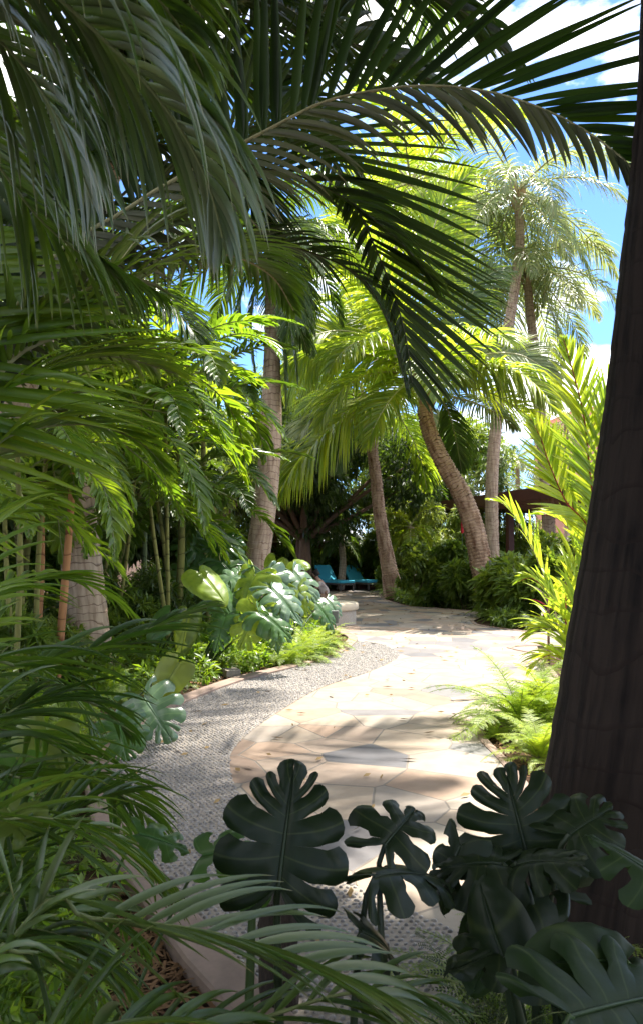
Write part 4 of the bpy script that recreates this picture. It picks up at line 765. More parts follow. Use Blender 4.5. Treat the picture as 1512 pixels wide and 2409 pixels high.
fern(FL[0], gnd(1160, 1735), .3, 2.9, 'tiny lime fern seedling at the tip of the right-hand bed')
FD = [fern_mesh('d', 22, .55, s, n=16, K=8, w=.016, mat='dark', em=(35, 88)) for s in (7, 8)]
FG = fern_mesh('g', 22, .6, 9, n=20, K=9, w=.016, mat='fern', em=(35, 88))
for i, (X, Y_, s, z) in enumerate([(.45, 2.15, 1.0, 0), (.30, 1.95, .8, 0), (.62, 2.35, 1.1, 0), (.2, 1.75, .7, 0)]):
    fern(FD[i % 2] if i != 2 else FG, (X, Y_, z), s, i*1.3, ['dark thin-stemmed fern silhouetted against the pale path', 'low dark fern left of the silhouetted one', 'green fern behind the dark split leaves', 'smallest dark fern at the bottom centre'][i])
for i, (X, Y_, sc) in enumerate([(-1.15, 3.1, .7), (-1.4, 3.7, .8), (-1.0, 2.6, .6), (-.8, 2.35, .5), (-1.6, 4.5, .8), (-1.75, 5.1, .8), (-1.3, 3.35, .6), (-1.5, 2.8, .8), (-1.95, 3.9, .9), (-1.9, 5.8, .8), (-1.2, 2.2, .7), (-.65, 2.1, .45)]):
    fern(FM[i % 3], (X, Y_, -.02), sc, i*1.7, 'shaded green fern crowding the near left corner of the bed', 'ferns of the near left corner')
bed = [(920, 1402), (950, 1412), (990, 1418), (1030, 1422), (1070, 1426), (1110, 1430), (970, 1400), (1030, 1405), (1090, 1412)]
for i, p in enumerate(bed): fern(FM[i % 3], gnd(*p)+[0, .5, 0], 1.5, i, 'low fern carpeting the far bed below the leaning palm', 'ferns of the far bed')
bed = [(1145, 1452), (1170, 1462), (1210, 1470), (1250, 1478), (1200, 1455), (1240, 1462), (1280, 1480), (1300, 1470)]
for i, p in enumerate(bed): fern(FM[i % 3], gnd(*p), 1.05, i, 'low green fern at the foot of the leaning palm', 'ferns round the leaning palm')

# ------------------------------------------------------------------ shrubs, trees, backdrop
def shrub(name, label, cat, loc, C, rad, n, size, mat='tree', group=None, asp=.35, seed=0, stems=5, droop=.4):
    loc = np.array(loc, float); e = empty(name, loc, label, cat, group)
    a_ = Acc(); C = np.array(C, float)+loc; leafcloud(a_, C, rad, n, size, asp, droop, seed); a_.build('foliage', M[mat], e)
    a_ = Acc(); rg = random.Random(seed)
    for i in range(stems):
        c = C[i % len(C)]; tube(a_, spline([loc+[0, 0, -.05], (loc+c)/2+[rg.uniform(-.1, .1), rg.uniform(-.1, .1), 0], c], 8), np.linspace(.02, .006, 8)*max(1, rad if np.isscalar(rad) else 1), 5)
    a_.build('stem', M['wood'], e); return e
def tree(label, loc, h, pts, rad, n, size, mat='tree', r=.16, seed=0, asp=.3, group=None, name='broadleaf_tree', droop=.7, cat='tree'):
    loc = np.array(loc, float); e = empty(name, loc, label, cat, group); C = np.array(pts, float)+loc; rg = random.Random(seed)
    a_ = Acc(); fork = loc+[0, 0, h]; tube(a_, spline([loc+[0, 0, -.05], loc+[.1*r, 0, h*.5], fork], 14), np.linspace(r*1.3, r*.8, 14), 12)
    for i, c in enumerate(C): tube(a_, spline([fork-[0, 0, .1*h], fork*.5+c*.5+[rg.uniform(-.2, .2), rg.uniform(-.2, .2), -.1], c], 10), np.linspace(r*.55, r*.1, 10), 7)
    a_.build('trunk', M['wood'], e)
    a_ = Acc(); leafcloud(a_, C, rad, n, size, asp, droop, seed); a_.build('crown', M[mat], e); return e
def blob(n, sx_, sy, sz, z, seed):
    rg = np.random.default_rng(seed); v = norm(rg.normal(size=(n, 3)))*rg.uniform(.3, 1, (n, 1))**.5; return v*[sx_, sy, sz]+[0, 0, z]
# round dark tree behind the loungers
p = gnd(716, 1300+2679/29.5)
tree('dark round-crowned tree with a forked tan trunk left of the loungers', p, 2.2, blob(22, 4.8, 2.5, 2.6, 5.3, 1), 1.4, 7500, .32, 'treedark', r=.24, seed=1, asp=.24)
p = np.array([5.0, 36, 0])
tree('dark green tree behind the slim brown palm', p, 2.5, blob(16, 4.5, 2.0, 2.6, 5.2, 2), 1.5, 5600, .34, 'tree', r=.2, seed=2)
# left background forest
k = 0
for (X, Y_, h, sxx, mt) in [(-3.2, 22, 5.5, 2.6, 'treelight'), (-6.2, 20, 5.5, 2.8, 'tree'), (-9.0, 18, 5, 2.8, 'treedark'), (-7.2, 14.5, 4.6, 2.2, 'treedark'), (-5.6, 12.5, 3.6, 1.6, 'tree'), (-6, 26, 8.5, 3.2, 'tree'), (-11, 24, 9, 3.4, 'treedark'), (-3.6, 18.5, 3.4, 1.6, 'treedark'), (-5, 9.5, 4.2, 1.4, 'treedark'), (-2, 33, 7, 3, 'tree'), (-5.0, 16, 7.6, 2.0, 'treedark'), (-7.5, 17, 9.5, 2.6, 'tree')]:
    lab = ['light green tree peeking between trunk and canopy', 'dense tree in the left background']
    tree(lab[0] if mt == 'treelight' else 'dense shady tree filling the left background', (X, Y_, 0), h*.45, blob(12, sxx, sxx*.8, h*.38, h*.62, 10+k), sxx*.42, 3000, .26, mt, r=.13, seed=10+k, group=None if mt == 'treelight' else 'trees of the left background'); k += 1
for (X, Y_, h, sxx) in [(3.4, -3.2, 8.0, 3.0), (-2.6, -3.8, 8.5, 3.2), (-.6, -2.6, 7.6, 2.0)]:  # out-of-view trees added to keep sky light off the foreground
    tree('unseen leafy tree added behind the viewer to shade the foreground', (X, Y_, 0), h*.45, blob(14, sxx, sxx*.8, h*.22, h*.78, 110+k), sxx*.4, 4500, .26, 'treedark', r=.16, seed=110+k, group='added shade trees behind the viewer'); k += 1
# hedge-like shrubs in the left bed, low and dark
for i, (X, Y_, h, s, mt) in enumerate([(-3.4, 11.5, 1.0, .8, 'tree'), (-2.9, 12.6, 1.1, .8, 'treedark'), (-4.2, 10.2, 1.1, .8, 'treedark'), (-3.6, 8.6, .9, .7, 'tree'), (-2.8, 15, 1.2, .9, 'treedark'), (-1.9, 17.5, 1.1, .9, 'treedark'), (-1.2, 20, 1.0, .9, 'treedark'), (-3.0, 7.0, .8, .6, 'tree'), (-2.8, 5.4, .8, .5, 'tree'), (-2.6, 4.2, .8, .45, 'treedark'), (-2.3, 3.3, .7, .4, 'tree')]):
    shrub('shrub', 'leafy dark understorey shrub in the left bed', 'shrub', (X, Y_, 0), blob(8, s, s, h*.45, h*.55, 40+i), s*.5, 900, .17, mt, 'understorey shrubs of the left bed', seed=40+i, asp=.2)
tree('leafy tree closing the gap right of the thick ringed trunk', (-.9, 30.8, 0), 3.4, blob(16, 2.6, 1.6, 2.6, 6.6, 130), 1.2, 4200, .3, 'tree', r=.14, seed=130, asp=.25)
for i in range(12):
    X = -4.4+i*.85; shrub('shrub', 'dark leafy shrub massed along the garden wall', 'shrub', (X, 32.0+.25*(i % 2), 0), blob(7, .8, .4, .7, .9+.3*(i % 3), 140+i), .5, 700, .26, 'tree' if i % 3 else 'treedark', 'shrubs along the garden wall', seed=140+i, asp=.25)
# bamboo screen behind the loungers
rb = random.Random(8)
for i in range(26):
    X = -5+i*.55+rb.uniform(-.2, .2); Y_ = 33.5+rb.uniform(-1, 1.5); h = rb.uniform(4, 6)
    e = empty('bamboo', (X, Y_, 0), 'leafy bamboo stem in the screen behind the loungers', 'bamboo', 'bamboo screen behind the loungers')
    a_ = Acc(); P = spline([(X, Y_, -.05), (X+rb.uniform(-.2, .2), Y_, h*.6), (X+rb.uniform(-.6, .6), Y_, h)], 14); tube(a_, P, np.linspace(.05, .02, 14), 7); a_.build('cane', M['culm'], e)
    a_ = Acc(); leafcloud(a_, P[3:], .55, 420, .28, .14, 1.0, 60+i); a_.build('foliage', M['treedark' if i % 3 else 'tree'], e)
# lighter thicket right of the loungers
for i, (X, Y_, h, s, mt, lb) in enumerate([(3.6, 31, 3.4, 1.6, 'treelight', 'lime bamboo thicket behind the slim brown palm'), (5.4, 31, 3.0, 1.6, 'treelight', 'lime thicket left of the leaning palm'), (7.2, 32, 2.2, 1.4, 'tree', 'green thicket under the pergola fascia'), (6.8, 44, 3.8, 2.6, 'treelight', 'pale tree seen below the leaning trunk'), (10, 48, 4.6, 2.8, 'treelight', 'hazy pale tree left of the salmon tower'), (14.5, 46, 3.8, 2.4, 'treelight', 'pale tree in front of the salmon tower')]):
    tree(lb, (X, Y_, 0), h*.4, blob(12, s, s, h*.42, h*.6, 80+i), s*.42, 2600, .26, mt, r=.1, seed=80+i, asp=.16)
for i, (x, y, Yv, s, h, mt, sz, asp, lb) in enumerate([(975, 1412, 21.5, .62, 1.9, 'tree', .17, .45, 'round glossy-leaved shrub in the far bed, tallest one'), (1040, 1415, 21.3, .62, 1.7, 'tree', .17, .45, 'glossy shrub between the tall shrub and the leaning trunk'), (912, 1396, 30.5, .32, .9, 'treelight', .22, .3, 'sunlit yellow green shrub right of the loungers'), (1090, 1418, 20.5, .5, 1.3, 'mid' if 0 else 'tree', .3, .2, 'strappy dark shrub left of the leaning trunk'), (1225, 1450, 18, .75, 1.2, 'tree', .34, .3, 'broad-leaved dark shrub behind the carved post'), (1290, 1450, 16.5, .7, 1.3, 'tree', .3, .3, 'shrub between the carved post and the lime palm'), (1340, 1440, 20, .9, 1.9, 'tree', .26, .3, 'shrub below the pergola at right')]):
    b = at(x, y, Yv); b[2] = 0; shrub('shrub', lb, 'shrub', b, blob(9, s, s, h*.45, h*.55, 90+i), s*.5, 1100, sz, mt, seed=90+i, asp=asp)
# ti plants
def rosette(label, loc, n, L, w, mat, e0=75, e1=-10, seed=0, name='ti_plant', h=0.0, cat='plant'):
    e = empty(name, loc, label, cat); rg = random.Random(seed)
    for i in range(n):
        az = i*2.4; c, s = math.cos(az), math.sin(az); ee = e0+(e1-e0)*((i+.5)/n); P = arc(L*rg.uniform(.8, 1.1), ee, ee-55, n=9); P = np.stack([P[:, 0]*c, P[:, 0]*s, P[:, 2]+h*(1-i/n)], 1)+np.array(loc)
        a_ = Acc(); T = norm(np.gradient(P, axis=0)); Sd = np.array([-s, c, 0]); v = np.linspace(0, 1, 9); hw = w*.5*np.minimum(.25+2.2*v, 1)*(1-v**3)**.7+.001
        N2 = np.cross(T, Sd); V = np.stack([P-Sd*hw[:, None]+N2*hw[:, None]*.3, P-N2*0, P+Sd*hw[:, None]+N2*hw[:, None]*.3], 1)
        U = np.stack([np.broadcast_to(v[:, None], (9, 3))*.8, np.full((9, 3), rg.random())], -1); a_.add(V, grid_faces(9, 3), U); a_.build('leaf', M[mat], e)
    if h > 0: a_ = Acc(); tube(a_, [np.array(loc)+[0, 0, -.03], np.array(loc)+[0, 0, h]], [.02, .015], 6); a_.build('stem', M['wood'], e)
    return e
M['tired'] = leaf_mat('red_ti_leaf', (.10, .02, .04), (.05, .012, .025), trans=(.3, .03, .06), tf=.3)
rosette('spiky green ti plant in the far bed beside the leaning trunk', gnd(1085, 1420)+[0, 0, 0], 18, .9, .1, 'near', seed=1, h=.6)
rosette('broad-leaved plant behind the carved post', gnd(1230, 1460)+[0, 0, 0], 16, .8, .16, 'near', seed=2, h=.4)
rosette('dark red ti plant between carved post and lime palm', gnd(1290, 1475), 14, .7, .12, 'tired', seed=3, h=.5)
rosette('bright young plant at the tip of the small right-hand bed', gnd(1165, 1722), 9, .22, .04, 'lime', seed=4, e1=20)

# background palms
def bgpalm(label, x, y0, Yv, ytop, n, L, seed, mat='coco_pale', r=.14, w=.06, emin=-50, droop=1.2):
    b = at(x, y0, Yv); b[2] = 0; e = empty('coconut_palm', b, label, 'palm tree'); c = at(x, ytop, Yv)
    trunk(e, [b, (b+c)/2+[.1, 0, 0], c], [r*1.2, r, r*.9], M['bark'], ns=10, nseg=20)
    crown(e, c-b, 'bg'+mat, n, L, M[mat], M['rachispale'], emin=emin, emax=75, seed=seed, w=w, leafL=.75, nl=40, droop=droop, K=3); return e
bgpalm('small pale palm seen between the leaning trunk and the tall trunk', 1100, 1400, 34, 1150, 16, 2.4, 41)
bgpalm('pale distant palm left of the salmon tower', 1215, 1400, 46, 1080, 16, 3.2, 42)
bgpalm('distant palm low under the right of the leaning crown', 1060, 1400, 50, 1070, 14, 3.2, 43)
bgpalm('distant palm above the pergola at right', 1330, 1400, 44, 990, 14, 3.2, 44)
def leanpalm(label, pts, Yv, n, L, seed, mat='coco', r=.13, w=.07, leafL=.85, emin=-50, droop=1.3):
    b = at(*pts[0], Yv); b[2] = 0; e = empty('coconut_palm', b, label, 'palm tree'); c = at(*pts[-1], Yv)
    trunk(e, [b]+[at(*p, Yv) for p in pts[1:]], [r*1.3, r, r*.8], M['bark'], ns=12, nseg=60, rings=8, amp=.01)
    crown(e, c-b, 'ln%d' % seed, n, L, M[mat], M['rachispale'], emin=emin, emax=80, seed=seed, w=w, leafL=leafL, nl=60, droop=droop, K=4); return e
leanpalm('tall palm whose yellow fronds fill the sky above the main crown', [(915, 1400), (893, 1200), (880, 1080), (890, 800), (930, 600), (965, 430)], 28, 22, 5.2, 47, w=.09)
bgpalm('young green palm under the round dark tree', 800, 1400, 31, 1260, 10, 1.6, 48, mat='near')
bgpalm('short bright palm left of the leaning trunk in the thicket', 965, 1400, 29, 1240, 10, 1.5, 49, mat='coco')

# lipstick palm at right: red stems, lime leaves
b = gnd(1338, 1600)
pr_ = empty('lipstick_palm', b, 'lime palm with red stems glowing beside the dark trunk', 'palm')
for i, L in enumerate([[(1395, 1250), (1385, 1100), (1372, 980), (1345, 870), (1325, 800)], [(1400, 1230), (1400, 1100), (1420, 980), (1450, 900), (1500, 860)], [(1385, 1260), (1330, 1180), (1290, 1090), (1270, 1030), (1245, 985)]]):
    P = spline([b, at(1352, 1450, 8.3)]+[at(x, y, 8.2) for x, y in L], 44)
    make_frond(pr_, P, M['lime'], M['rachisred'], L=.62, n=44, w=.045, droop=.25, lift=12, a0=55, a1=18, K=6, t0=.5, rad=(.02, .006), up=(.1, -1, .1) if i < 2 else (0, -.7, .6), seed=i+3)
for i, L in enumerate([[(1300, 1420), (1260, 1310), (1225, 1240), (1190, 1190), (1150, 1175)], [(1330, 1400), (1350, 1320), (1340, 1250), (1300, 1215), (1250, 1210)], [(1360, 1400), (1390, 1300), (1400, 1230), (1380, 1180)], [(1335, 1480), (1290, 1400), (1250, 1360), (1215, 1370)], [(1330, 1500), (1300, 1480), (1270, 1480), (1235, 1500)], [(1345, 1480), (1370, 1380), (1400, 1310), (1440, 1290)], [(1335, 1520), (1360, 1470), (1400, 1450), (1450, 1470)], [(1335, 1560), (1300, 1540), (1270, 1550), (1245, 1580)]]):
    P = spline([b]+[at(x, y, 8.6-.12*i) for x, y in L], 34)
    make_frond(pr_, P, M['lime'], M['rachisred' if i % 2 else 'rachispale'], L=.48, n=18, w=.05, droop=.9, lift=25, a0=45, a1=16, K=7, t0=.4, rad=(.012, .004), seed=i+30)
rosette('narrow sunlit leafy shoot left of the lime palm stems', gnd(1290, 1560), 22, .55, .05, 'lime', seed=6, h=.8)

# ------------------------------------------------------------------ furniture and built things
M['teal'] = plain('teal_canvas', (.06, .40, .54), (.05, .34, .46), rough=.85, scale=60, bump=.15, dist=.002)
M['wicker'] = plain('dark_wicker', (.10, .085, .075), (.05, .045, .04), rough=.7, scale=70, bump=.6, stretch=(1, 1, 4))
def lounger(label, x, Yv):
    rz = R(-56); dx, dy = math.cos(rz), math.sin(rz)
    f_ = at(x, 1390, Yv); B = np.array([f_[0]-.04-.96*dx, f_[1]-.96*dy, 0]); e = empty('sun_lounger', B, label, 'sun lounger', 'teal sun loungers at the path end')
    def P(x_, y_, z_): return B+[x_*dx-y_*dy, x_*dy+y_*dx, z_]
    a_ = Acc(); box(a_, P(.0, 0, .27), (1.95, .74, .07), rz); f = a_.build('frame', M['wicker'], e, smooth=False); bev(f, .012)
    for sx__ in (-.92, .05, .92):
        for sy in (-.3, .3):
            a_ = Acc(); box(a_, P(sx__, sy, .118), (.06, .06, .235), rz); a_.build('leg', M['wicker'], e, smooth=False)
    a_ = Acc(); box(a_, P(.36, 0, .365), (1.22, .74, .11), rz); bev(a_.build('seat_cushion', M['teal'], e, smooth=False), .035, 3)
    an = R(50); u_ = np.array([-math.cos(an), 0, math.sin(an)]); n_ = np.array([math.sin(an), 0, math.cos(an)]); c_ = np.array([-.27, 0, .36])+u_*.41
    V = np.array([P(*(c_+u_*x_*.39+n_*z_*.05+np.array([0, y_*.37, 0]))) for x_ in (-1, 1) for y_ in (-1, 1) for z_ in (-1, 1)])
    a_ = Acc(); a_.add(V, [[0, 1, 3, 2], [4, 6, 7, 5], [0, 4, 5, 1], [2, 3, 7, 6], [0, 2, 6, 4], [1, 5, 7, 3]]); bev(a_.build('back_cushion', M['teal'], e, smooth=False), .03, 3)
    c_ = c_-n_*.075
    a_ = Acc(); V = np.array([P(*(c_+u_*x_*.39+n_*z_*.018+np.array([0, y_*.32, 0]))) for x_ in (-1, 1) for y_ in (-1, 1) for z_ in (-1, 1)]); a_.add(V, [[0, 1, 3, 2], [4, 6, 7, 5], [0, 4, 5, 1], [2, 3, 7, 6], [0, 2, 6, 4], [1, 5, 7, 3]]); a_.build('back_frame', M['wicker'], e, smooth=False)
    return e
lounger('teal cushioned sun lounger on the left, nearer the forked tree', 819, 29.6)
lounger('teal cushioned sun lounger on the right, its back flecked with sunlight', 884, 30.2)
# low round seat wall
M['cap'] = plain('cream_cap_stone', (.62, .52, .38), (.52, .43, .31), rough=.7, scale=14, bump=.2, dist=.004)
M['render'] = plain('pebbled_render', (.50, .44, .36), (.28, .24, .20), rough=.9, scale=70, bump=.7, dist=.006, det=2)
b = np.array([.05, 16.2, 0]); e = empty('seat_wall', b, 'low curved cream-capped stone seat wall at the bend of the path', 'wall')
a_ = Acc()
def lathe(acc, c, prof, ns=48):
    a = np.linspace(0, 2*math.pi, ns, endpoint=False); pr = np.array(prof); V = np.stack([c[0]+pr[:, :1]*np.cos(a), c[1]+pr[:, :1]*np.sin(a), np.broadcast_to(c[2]+pr[:, 1:], (len(pr), ns))], -1); acc.add(V, grid_faces(len(pr), ns, True)); acc.add(V[-1], np.arange(ns)[None, :])
lathe(a_, b, [(.68, -.05), (.68, .30)]); a_.build('base', M['render'], e)
a_ = Acc(); lathe(a_, b, [(.66, .30), (.72, .301), (.735, .32), (.735, .42), (.71, .45), (.45, .455)]); a_.build('cap', M['cap'], e)
# path light
M['metal'] = plain('grey_metal', (.14, .14, .14), (.09, .09, .09), rough=.45, bump=.05, spec=.5)
M['bronze'] = plain('weathered_post', (.10, .085, .05), (.06, .05, .03), rough=.6, bump=.2)
b = gnd(779, 1527); e = empty('path_light', b, 'slim path light with a grey box head on a green post at the kerb', 'lamp')
a_ = Acc(); box(a_, b+[0, 0, .2], (.05, .05, .42)); box(a_, b+[-.07, .05, .18], (.04, .04, .38)); a_.build('post', M['bronze'], e, smooth=False)
a_ = Acc(); box(a_, b+[.03, 0, .50], (.16, .10, .19)); bev(a_.build('head', M['metal'], e, smooth=False), .008)
# carved lantern post
M['carved'] = plain('carved_brown_wood', (.16, .075, .04), (.07, .03, .02), rough=.5, scale=18, bump=.5)
b = at(1168, 1440, 18.6); b[2] = 0; e = empty('lamp_post', b, 'short brown carved post with a curved hood beside the leaning palm', 'lamp')
a_ = Acc()
for s_ in (-.12, .08): tube(a_, [b+[s_, 0, -.05], b+[s_, 0, .7], b+[s_, 0, 1.25]], [.055, .05, .045], 10)
a_.build('post', M['carved'], e)
a_ = Acc(); tube(a_, [b+[-.26, 0, 1.04], b+[.24, 0, 1.04]], [.05, .05], 10); a_.build('crossbar', M['carved'], e)
a_ = Acc(); tube(a_, [b+[-.2+.4*t, 0, 1.2+.12*math.sin(math.pi*t)] for t in np.linspace(0, 1, 14)], np.full(14, .06), 10); a_.build('hood', M['metal'], e)
# torch ginger
b = at(1087, 1430, 22.5); b[2] = 0; e = empty('ginger_plant', b, 'single red flower spike on a tall stem left of the leaning trunk', 'flower')
M['redflower'] = plain('red_flower', (.55, .02, .03), (.35, .01, .02), rough=.5, bump=.2)
t_ = at(1086, 1255, 22.5); f_ = at(1088, 1208, 22.5)
a_ = Acc(); tube(a_, [b, (b+t_)/2, t_], [.015, .013, .012], 6); a_.build('stem', M['petiole'], e)
a_ = Acc(); tube(a_, spline([t_, t_*.6+f_*.4, t_*.2+f_*.8, f_], 12), np.array([.02, .05, .055, .055, .05, .05, .045, .04, .035, .03, .02, .01]), 9, rr=np.random.default_rng(1).normal(0, .006, (12, 9))); a_.build('flower_spike', M['redflower'], e)
# dark stump behind the big leaf
M['stump'] = plain('dark_stump_wood', (.05, .035, .025), (.02, .015, .012), rough=.9, scale=14, bump=.9, dist=.02, stretch=(3, 3, .5))
b = gnd(668, 2240)+[0, -.35, 0]; b[2] = 0
a_ = Acc(); z = np.linspace(-.05, .36, 14); tube(a_, np.stack([b[0]+0*z, b[1]+0*z, z], 1), np.full(14, .062), 22, rr=np.random.default_rng(2).normal(0, .004, (14, 22))); o = a_.build('tree_stump', M['stump'])
tag(o, 'dark rough stump standing behind the big split leaf', 'stump')
# stone lid in the left bed
a_ = Acc(); q = gnd(542, 1592); box(a_, q+[0, .12, .03], (.18, .2, .09), .4); tag(bev(a_.build('stone_block', M['mortar'], smooth=False), .01), 'small grey stone block lying in the mulch at the left kerb', 'stone')

# pergola roof with brown fascia
M['fascia'] = plain('brown_painted_fascia', (.10, .035, .025), (.075, .025, .02), rough=.5, scale=5, bump=.1)
M['rafter'] = plain('pale_rafter', (.42, .30, .24), (.30, .2, .16), rough=.6)
M['roofdark'] = plain('dark_roofing', (.05, .04, .04), rough=.8)
A0 = np.array([4.9, 33, 0.]); A1 = np.array([7.9, 23.0, 0.]); e = empty('pergola', A1, 'long brown pergola with a deep fascia behind the tall palm trunks', 'pergola')
dv = norm(A1-A0); ln = np.linalg.norm(A1-A0); an = math.atan2(dv[1], dv[0]); mid = (A0+A1)/2; nr = np.array([-dv[1], dv[0], 0])
a_ = Acc(); box(a_, mid+[0, 0, 3.48], (ln, .12, .42), an); a_.build('fascia', M['fascia'], e, smooth=False)
a_ = Acc(); box(a_, A0+nr*4+[0, 0, 3.48], (.12, 7.9, .42), an); a_.build('fascia', M['fascia'], e, smooth=False)
a_ = Acc(); box(a_, A1+nr*4+[0, 0, 3.48], (.12, 7.9, .42), an); a_.build('fascia', M['fascia'], e, smooth=False)
a_ = Acc(); box(a_, mid+nr*4+[0, 0, 3.62], (ln-.3, 7.7, .06), an); a_.build('roof', M['roofdark'], e, smooth=False)
for i in range(9):
    a_ = Acc(); box(a_, A0+dv*(ln*(i+.7)/9.5)+nr*4+[0, 0, 3.42], (.09, 7.6, .16), an); a_.build('rafter', M['rafter'], e, smooth=False)
for t in (.06, .5, .94):
    for d_ in (.6, 6.8):
        a_ = Acc(); q = A0+dv*ln*t+nr*d_; box(a_, q+[0, 0, 1.6], (.22, .22, 3.3), an); a_.build('post', M['fascia'], e, smooth=False)
# salmon tower
M['salmon'] = plain('salmon_stucco', (.60, .29, .20), (.52, .25, .17), rough=.9, scale=3, bump=.15)
M['salmonlight'] = plain('salmon_trim', (.66, .36, .26), (.6, .32, .23), rough=.9, scale=3, bump=.1)
M['glass'] = plain('dark_window_glass', (.03, .04, .05), (.05, .06, .07), rough=.15, bump=0, spec=.8)
b = np.array([21.2, 56, 0]); e = empty('building', b, 'salmon stucco tower rising behind the pergola and palms', 'building')
a_ = Acc(); box(a_, b+[0, 0, 5.2], (8, 8, 10.5), .12); a_.build('wall', M['salmon'], e, smooth=False)
a_ = Acc(); box(a_, b+[0, 0, 10.7], (8.5, 8.5, .5), .12); a_.build('cornice', M['salmonlight'], e, smooth=False)
a_ = Acc(); box(a_, b+[-3.2, -4.2, 4.6], (2.6, 1.2, 9.2), .12); a_.build('buttress', M['salmonlight'], e, smooth=False)
a_ = Acc(); box(a_, b+[0, 0, 11.25], (7.4, 7.4, .6), .12); a_.build('parapet', M['salmon'], e, smooth=False)
for x_ in (-.9, 1.4, 3.2):
    for z_ in (4.2, 7.4):
        a_ = Acc(); box(a_, b+[x_, -4.02+x_*.12, z_], (1.1, .12, 1.6), .12); a_.build('window', M['glass'], e, smooth=False)
# garden wall behind loungers
M['redwall'] = plain('brown_red_wall', (.14, .05, .035), (.09, .035, .025), rough=.8, scale=4)
b = np.array([-1.0, 32.4, 0]); e = empty('garden_wall', b, 'dark red brown garden wall behind the loungers', 'wall')
a_ = Acc(); box(a_, b+[0, 0, .95], (9, .2, 1.95)); a_.build('wall', M['redwall'], e, smooth=False)
a_ = Acc(); box(a_, b+[0, 0, 1.96], (9.1, .3, .08)); a_.build('coping', M['rafter'], e, smooth=False)

# person lying back beyond the left bed
M['skin'] = plain('skin', (.48, .28, .2), (.42, .24, .17), rough=.5, bump=.05)
M['hair'] = plain('dark_hair', (.035, .025, .02), (.02, .015, .012), rough=.6, scale=40, bump=.5)
M['shirt'] = plain('pale_shirt', (.72, .60, .55), (.62, .5, .46), rough=.85, scale=20, bump=.2)
h0 = at(741, 1350, 22.5)
b = np.array([h0[0], h0[1], 0]); e = empty('person', b, 'person seated low behind the silvery leaves, dark hair and pale shirt', 'person')
def skin(name, verts, edges, rad, mat, parent):
    me = bpy.data.meshes.new(name); me.from_pydata([tuple(np.array(v)) for v in verts], edges, []); o = bpy.data.objects.new(name, me); col.objects.link(o); o.parent = parent
    m_ = o.modifiers.new('skin', 'SKIN'); me.skin_vertices[0].data[0].use_root = True
    for i, r_ in enumerate(rad): me.skin_vertices[0].data[i].radius = (r_, r_) if not isinstance(r_, tuple) else r_
    s_ = o.modifiers.new('sub', 'SUBSURF'); s_.levels = 2; s_.render_levels = 2; me.materials.append(mat)
    for m2 in (mat,): pass
    return o
H = h0[2]
zs = H-.66
pv = [(.33, 0, zs), (.27, 0, H-.46), (.15, 0, H-.25), (.06, 0, H-.15), (0, 0, H-.03), (-.02, 0, H+.06),
      (.14, -.19, H-.26), (.02, -.26, H-.44), (-.14, -.16, H-.52), (-.20, -.12, H-.54), (.14, .19, H-.26), (.02, .26, H-.44), (-.14, .16, H-.52), (-.20, .12, H-.54),
      (.30, -.1, zs-.02), (-.10, -.16, zs+.10), (-.05, -.15, .10), (-.20, -.15, .04), (.30, .1, zs-.02), (-.10, .16, zs+.10), (-.05, .15, .10), (-.20, .15, .04)]
pe = [(0, 1), (1, 2), (2, 3), (3, 4), (4, 5), (2, 6), (6, 7), (7, 8), (8, 9), (2, 10), (10, 11), (11, 12), (12, 13), (0, 14), (14, 15), (15, 16), (16, 17), (0, 18), (18, 19), (19, 20), (20, 21)]
pr2 = [.14, .13, .12, .05, .085, .08, .06, .045, .03, .03, .06, .045, .03, .03, .085, .06, .04, .035, .085, .06, .04, .035]
skin('body', pv, pe, pr2, M['skin'], e)
skin('shirt', [(.33, 0, zs+.02), (.27, 0, H-.46), (.15, 0, H-.27), (.14, -.19, H-.265), (.06, -.23, H-.38), (.14, .19, H-.265), (.06, .23, H-.38)], [(0, 1), (1, 2), (2, 3), (3, 4), (2, 5), (5, 6)], [.155, .145, .13, .075, .065, .075, .065], M['shirt'], e)
skin('hair', [(.03, 0, H+.03), (.0, 0, H+.085), (.06, 0, H-.03)], [(0, 1), (0, 2)], [.095, .088, .07], M['hair'], e)
bb = b+[.36, 0, 0]; a_ = Acc(); box(a_, bb+[0, 0, .03], (.5, .7, .12)); tag(bev(a_.build('stone_block', M['mortar'], smooth=False), .02), 'low stone ledge under the seated person behind the leaves', 'stone')
# ------------------------------------------------------------------ litter and ground cover
def litter(label, polyf, n, seed, size=.07):
    rg = np.random.default_rng(seed); P = polyf(rg, n); n = len(P); az = rg.uniform(0, 6.28, n); L = size*rg.uniform(.4, 1.6, n)
    d = np.stack([np.cos(az), np.sin(az), rg.normal(0, .25, n)], 1); w = np.stack([-np.sin(az), np.cos(az), 0*az], 1)*(.0025+.006*(rg.random(n)**3))[:, None]
    c = P+[0, 0, .004]; V = np.stack([c-d*L[:, None]/2-w, c-w*1.4+[0, 0, .012], c+d*L[:, None]/2-w, c+d*L[:, None]/2+w, c+w*1.4+[0, 0, .012], c-d*L[:, None]/2+w], 1)
    b = np.arange(n)[:, None]*6; a_ = Acc(); a_.add(V, np.concatenate([b+[[0, 1, 4, 5]], b+[[1, 2, 3, 4]]])); tag(a_.build('leaf_litter', M['litter']), label, 'litter', kind='stuff')
def lit_left(rg, n):
    x = rg.uniform(-1.6, .3, n); y = rg.uniform(1.2, 3.6, n); ok = ~inside(x, y, poly); x, y = x[ok], y[ok]; return np.stack([x, y, np.full(len(x), -.02)], 1)
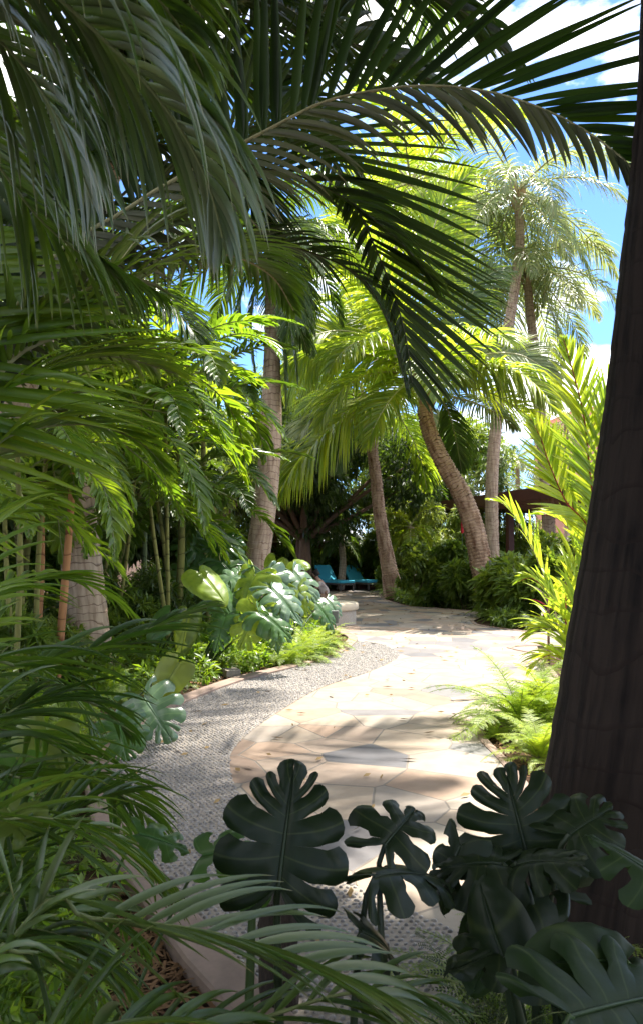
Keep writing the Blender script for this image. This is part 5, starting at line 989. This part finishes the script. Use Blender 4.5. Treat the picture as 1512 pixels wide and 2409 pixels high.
def lit_bed(rg, n):
    t = rg.random(n); p = np.array([kpt(.2+.6*q, 0) for q in t[:n]]); nn_ = np.array([kpt(.2+.6*q, 1) for q in t])-p; o = p+nn_*rg.uniform(.0, .6, n)[:, None]; o[:, 2] = -.02; return o
def lit_right(rg, n):
    x = rg.uniform(.7, 3.0, n); y = rg.uniform(2.0, 7.5, n); ok = ~inside(x, y, poly); x, y = x[ok], y[ok]; return np.stack([x, y, np.full(len(x), -.02)], 1)
litter('dry brown palm needles and bark in the bottom left corner', lit_left, 5000, 1, .09)
litter('brown bark mulch along the left kerb', lit_bed, 4000, 2, .05)
litter('reddish bark mulch of the small right-hand bed', lit_right, 5000, 3, .05)
M['fallen'] = plain('fallen_leaf', (.30, .20, .08), (.16, .10, .04), rough=.8, scale=2)
rg = np.random.default_rng(77); x = rg.uniform(-2, 5, 900); y = rg.uniform(2, 24, 900); ok = inside(x, y, poly); a_ = Acc(); C = np.stack([x[ok], y[ok], np.full(ok.sum(), .018)], 1)[:260]
az = rg.uniform(0, 6.28, len(C)); d = np.stack([np.cos(az), np.sin(az), 0*az], 1); w = np.stack([-np.sin(az), np.cos(az), 0*az], 1); L_ = rg.uniform(.02, .07, (len(C), 1)); wd2 = L_*rg.uniform(.1, .35, (len(C), 1))
V = np.stack([C-d*L_, C+w*wd2+[0, 0, .008], C+d*L_, C-w*wd2-[0, 0, .006]], 1); a_.add(V, np.arange(len(C)*4).reshape(-1, 4)); tag(a_.build('fallen_leaves', M['fallen']), 'small dry leaves scattered over the paving', 'leaves', kind='stuff')
def cover(label, boxes, n, size, mat, seed, asp=.3):
    a_ = Acc(); rg = np.random.default_rng(seed); C = []
    while len(C) < 260:
        x0, x1, y0, y1 = boxes[rg.integers(len(boxes))]; x, y = rg.uniform(x0, x1), rg.uniform(y0, y1)
        if not inside(np.array([x]), np.array([y]), poly)[0] and not inside(np.array([x+.25]), np.array([y]), poly)[0] and not inside(np.array([x]), np.array([y-.25]), poly)[0]: C.append((x, y, .06+rg.uniform(0, .12)))
    leafcloud(a_, C, .2, n, size, asp, .2, seed); tag(a_.build('ground_cover', M[mat]), label, 'ground cover', kind='stuff')
cover('low leafy ground cover filling the left bed', [(-4, -1.3, 4.0, 8.5), (-3.5, -.5, 8.5, 12), (-3, 0, 12, 15)], 5200, .12, 'mid', 5)
cover('small shaded leaves carpeting the near left corner', [(-2.6, -.7, 2.0, 4.2)], 2200, .07, 'mid', 8)
cover('low leafy ground cover in the far right beds', [(3.5, 7.5, 14, 19), (2.2, 6, 20, 27)], 4200, .16, 'tree', 6)
cover('dark undergrowth at the back of the left bed', [(-8, -2.5, 9, 20), (-6, -.6, 15, 30)], 4200, .22, 'treedark', 7)
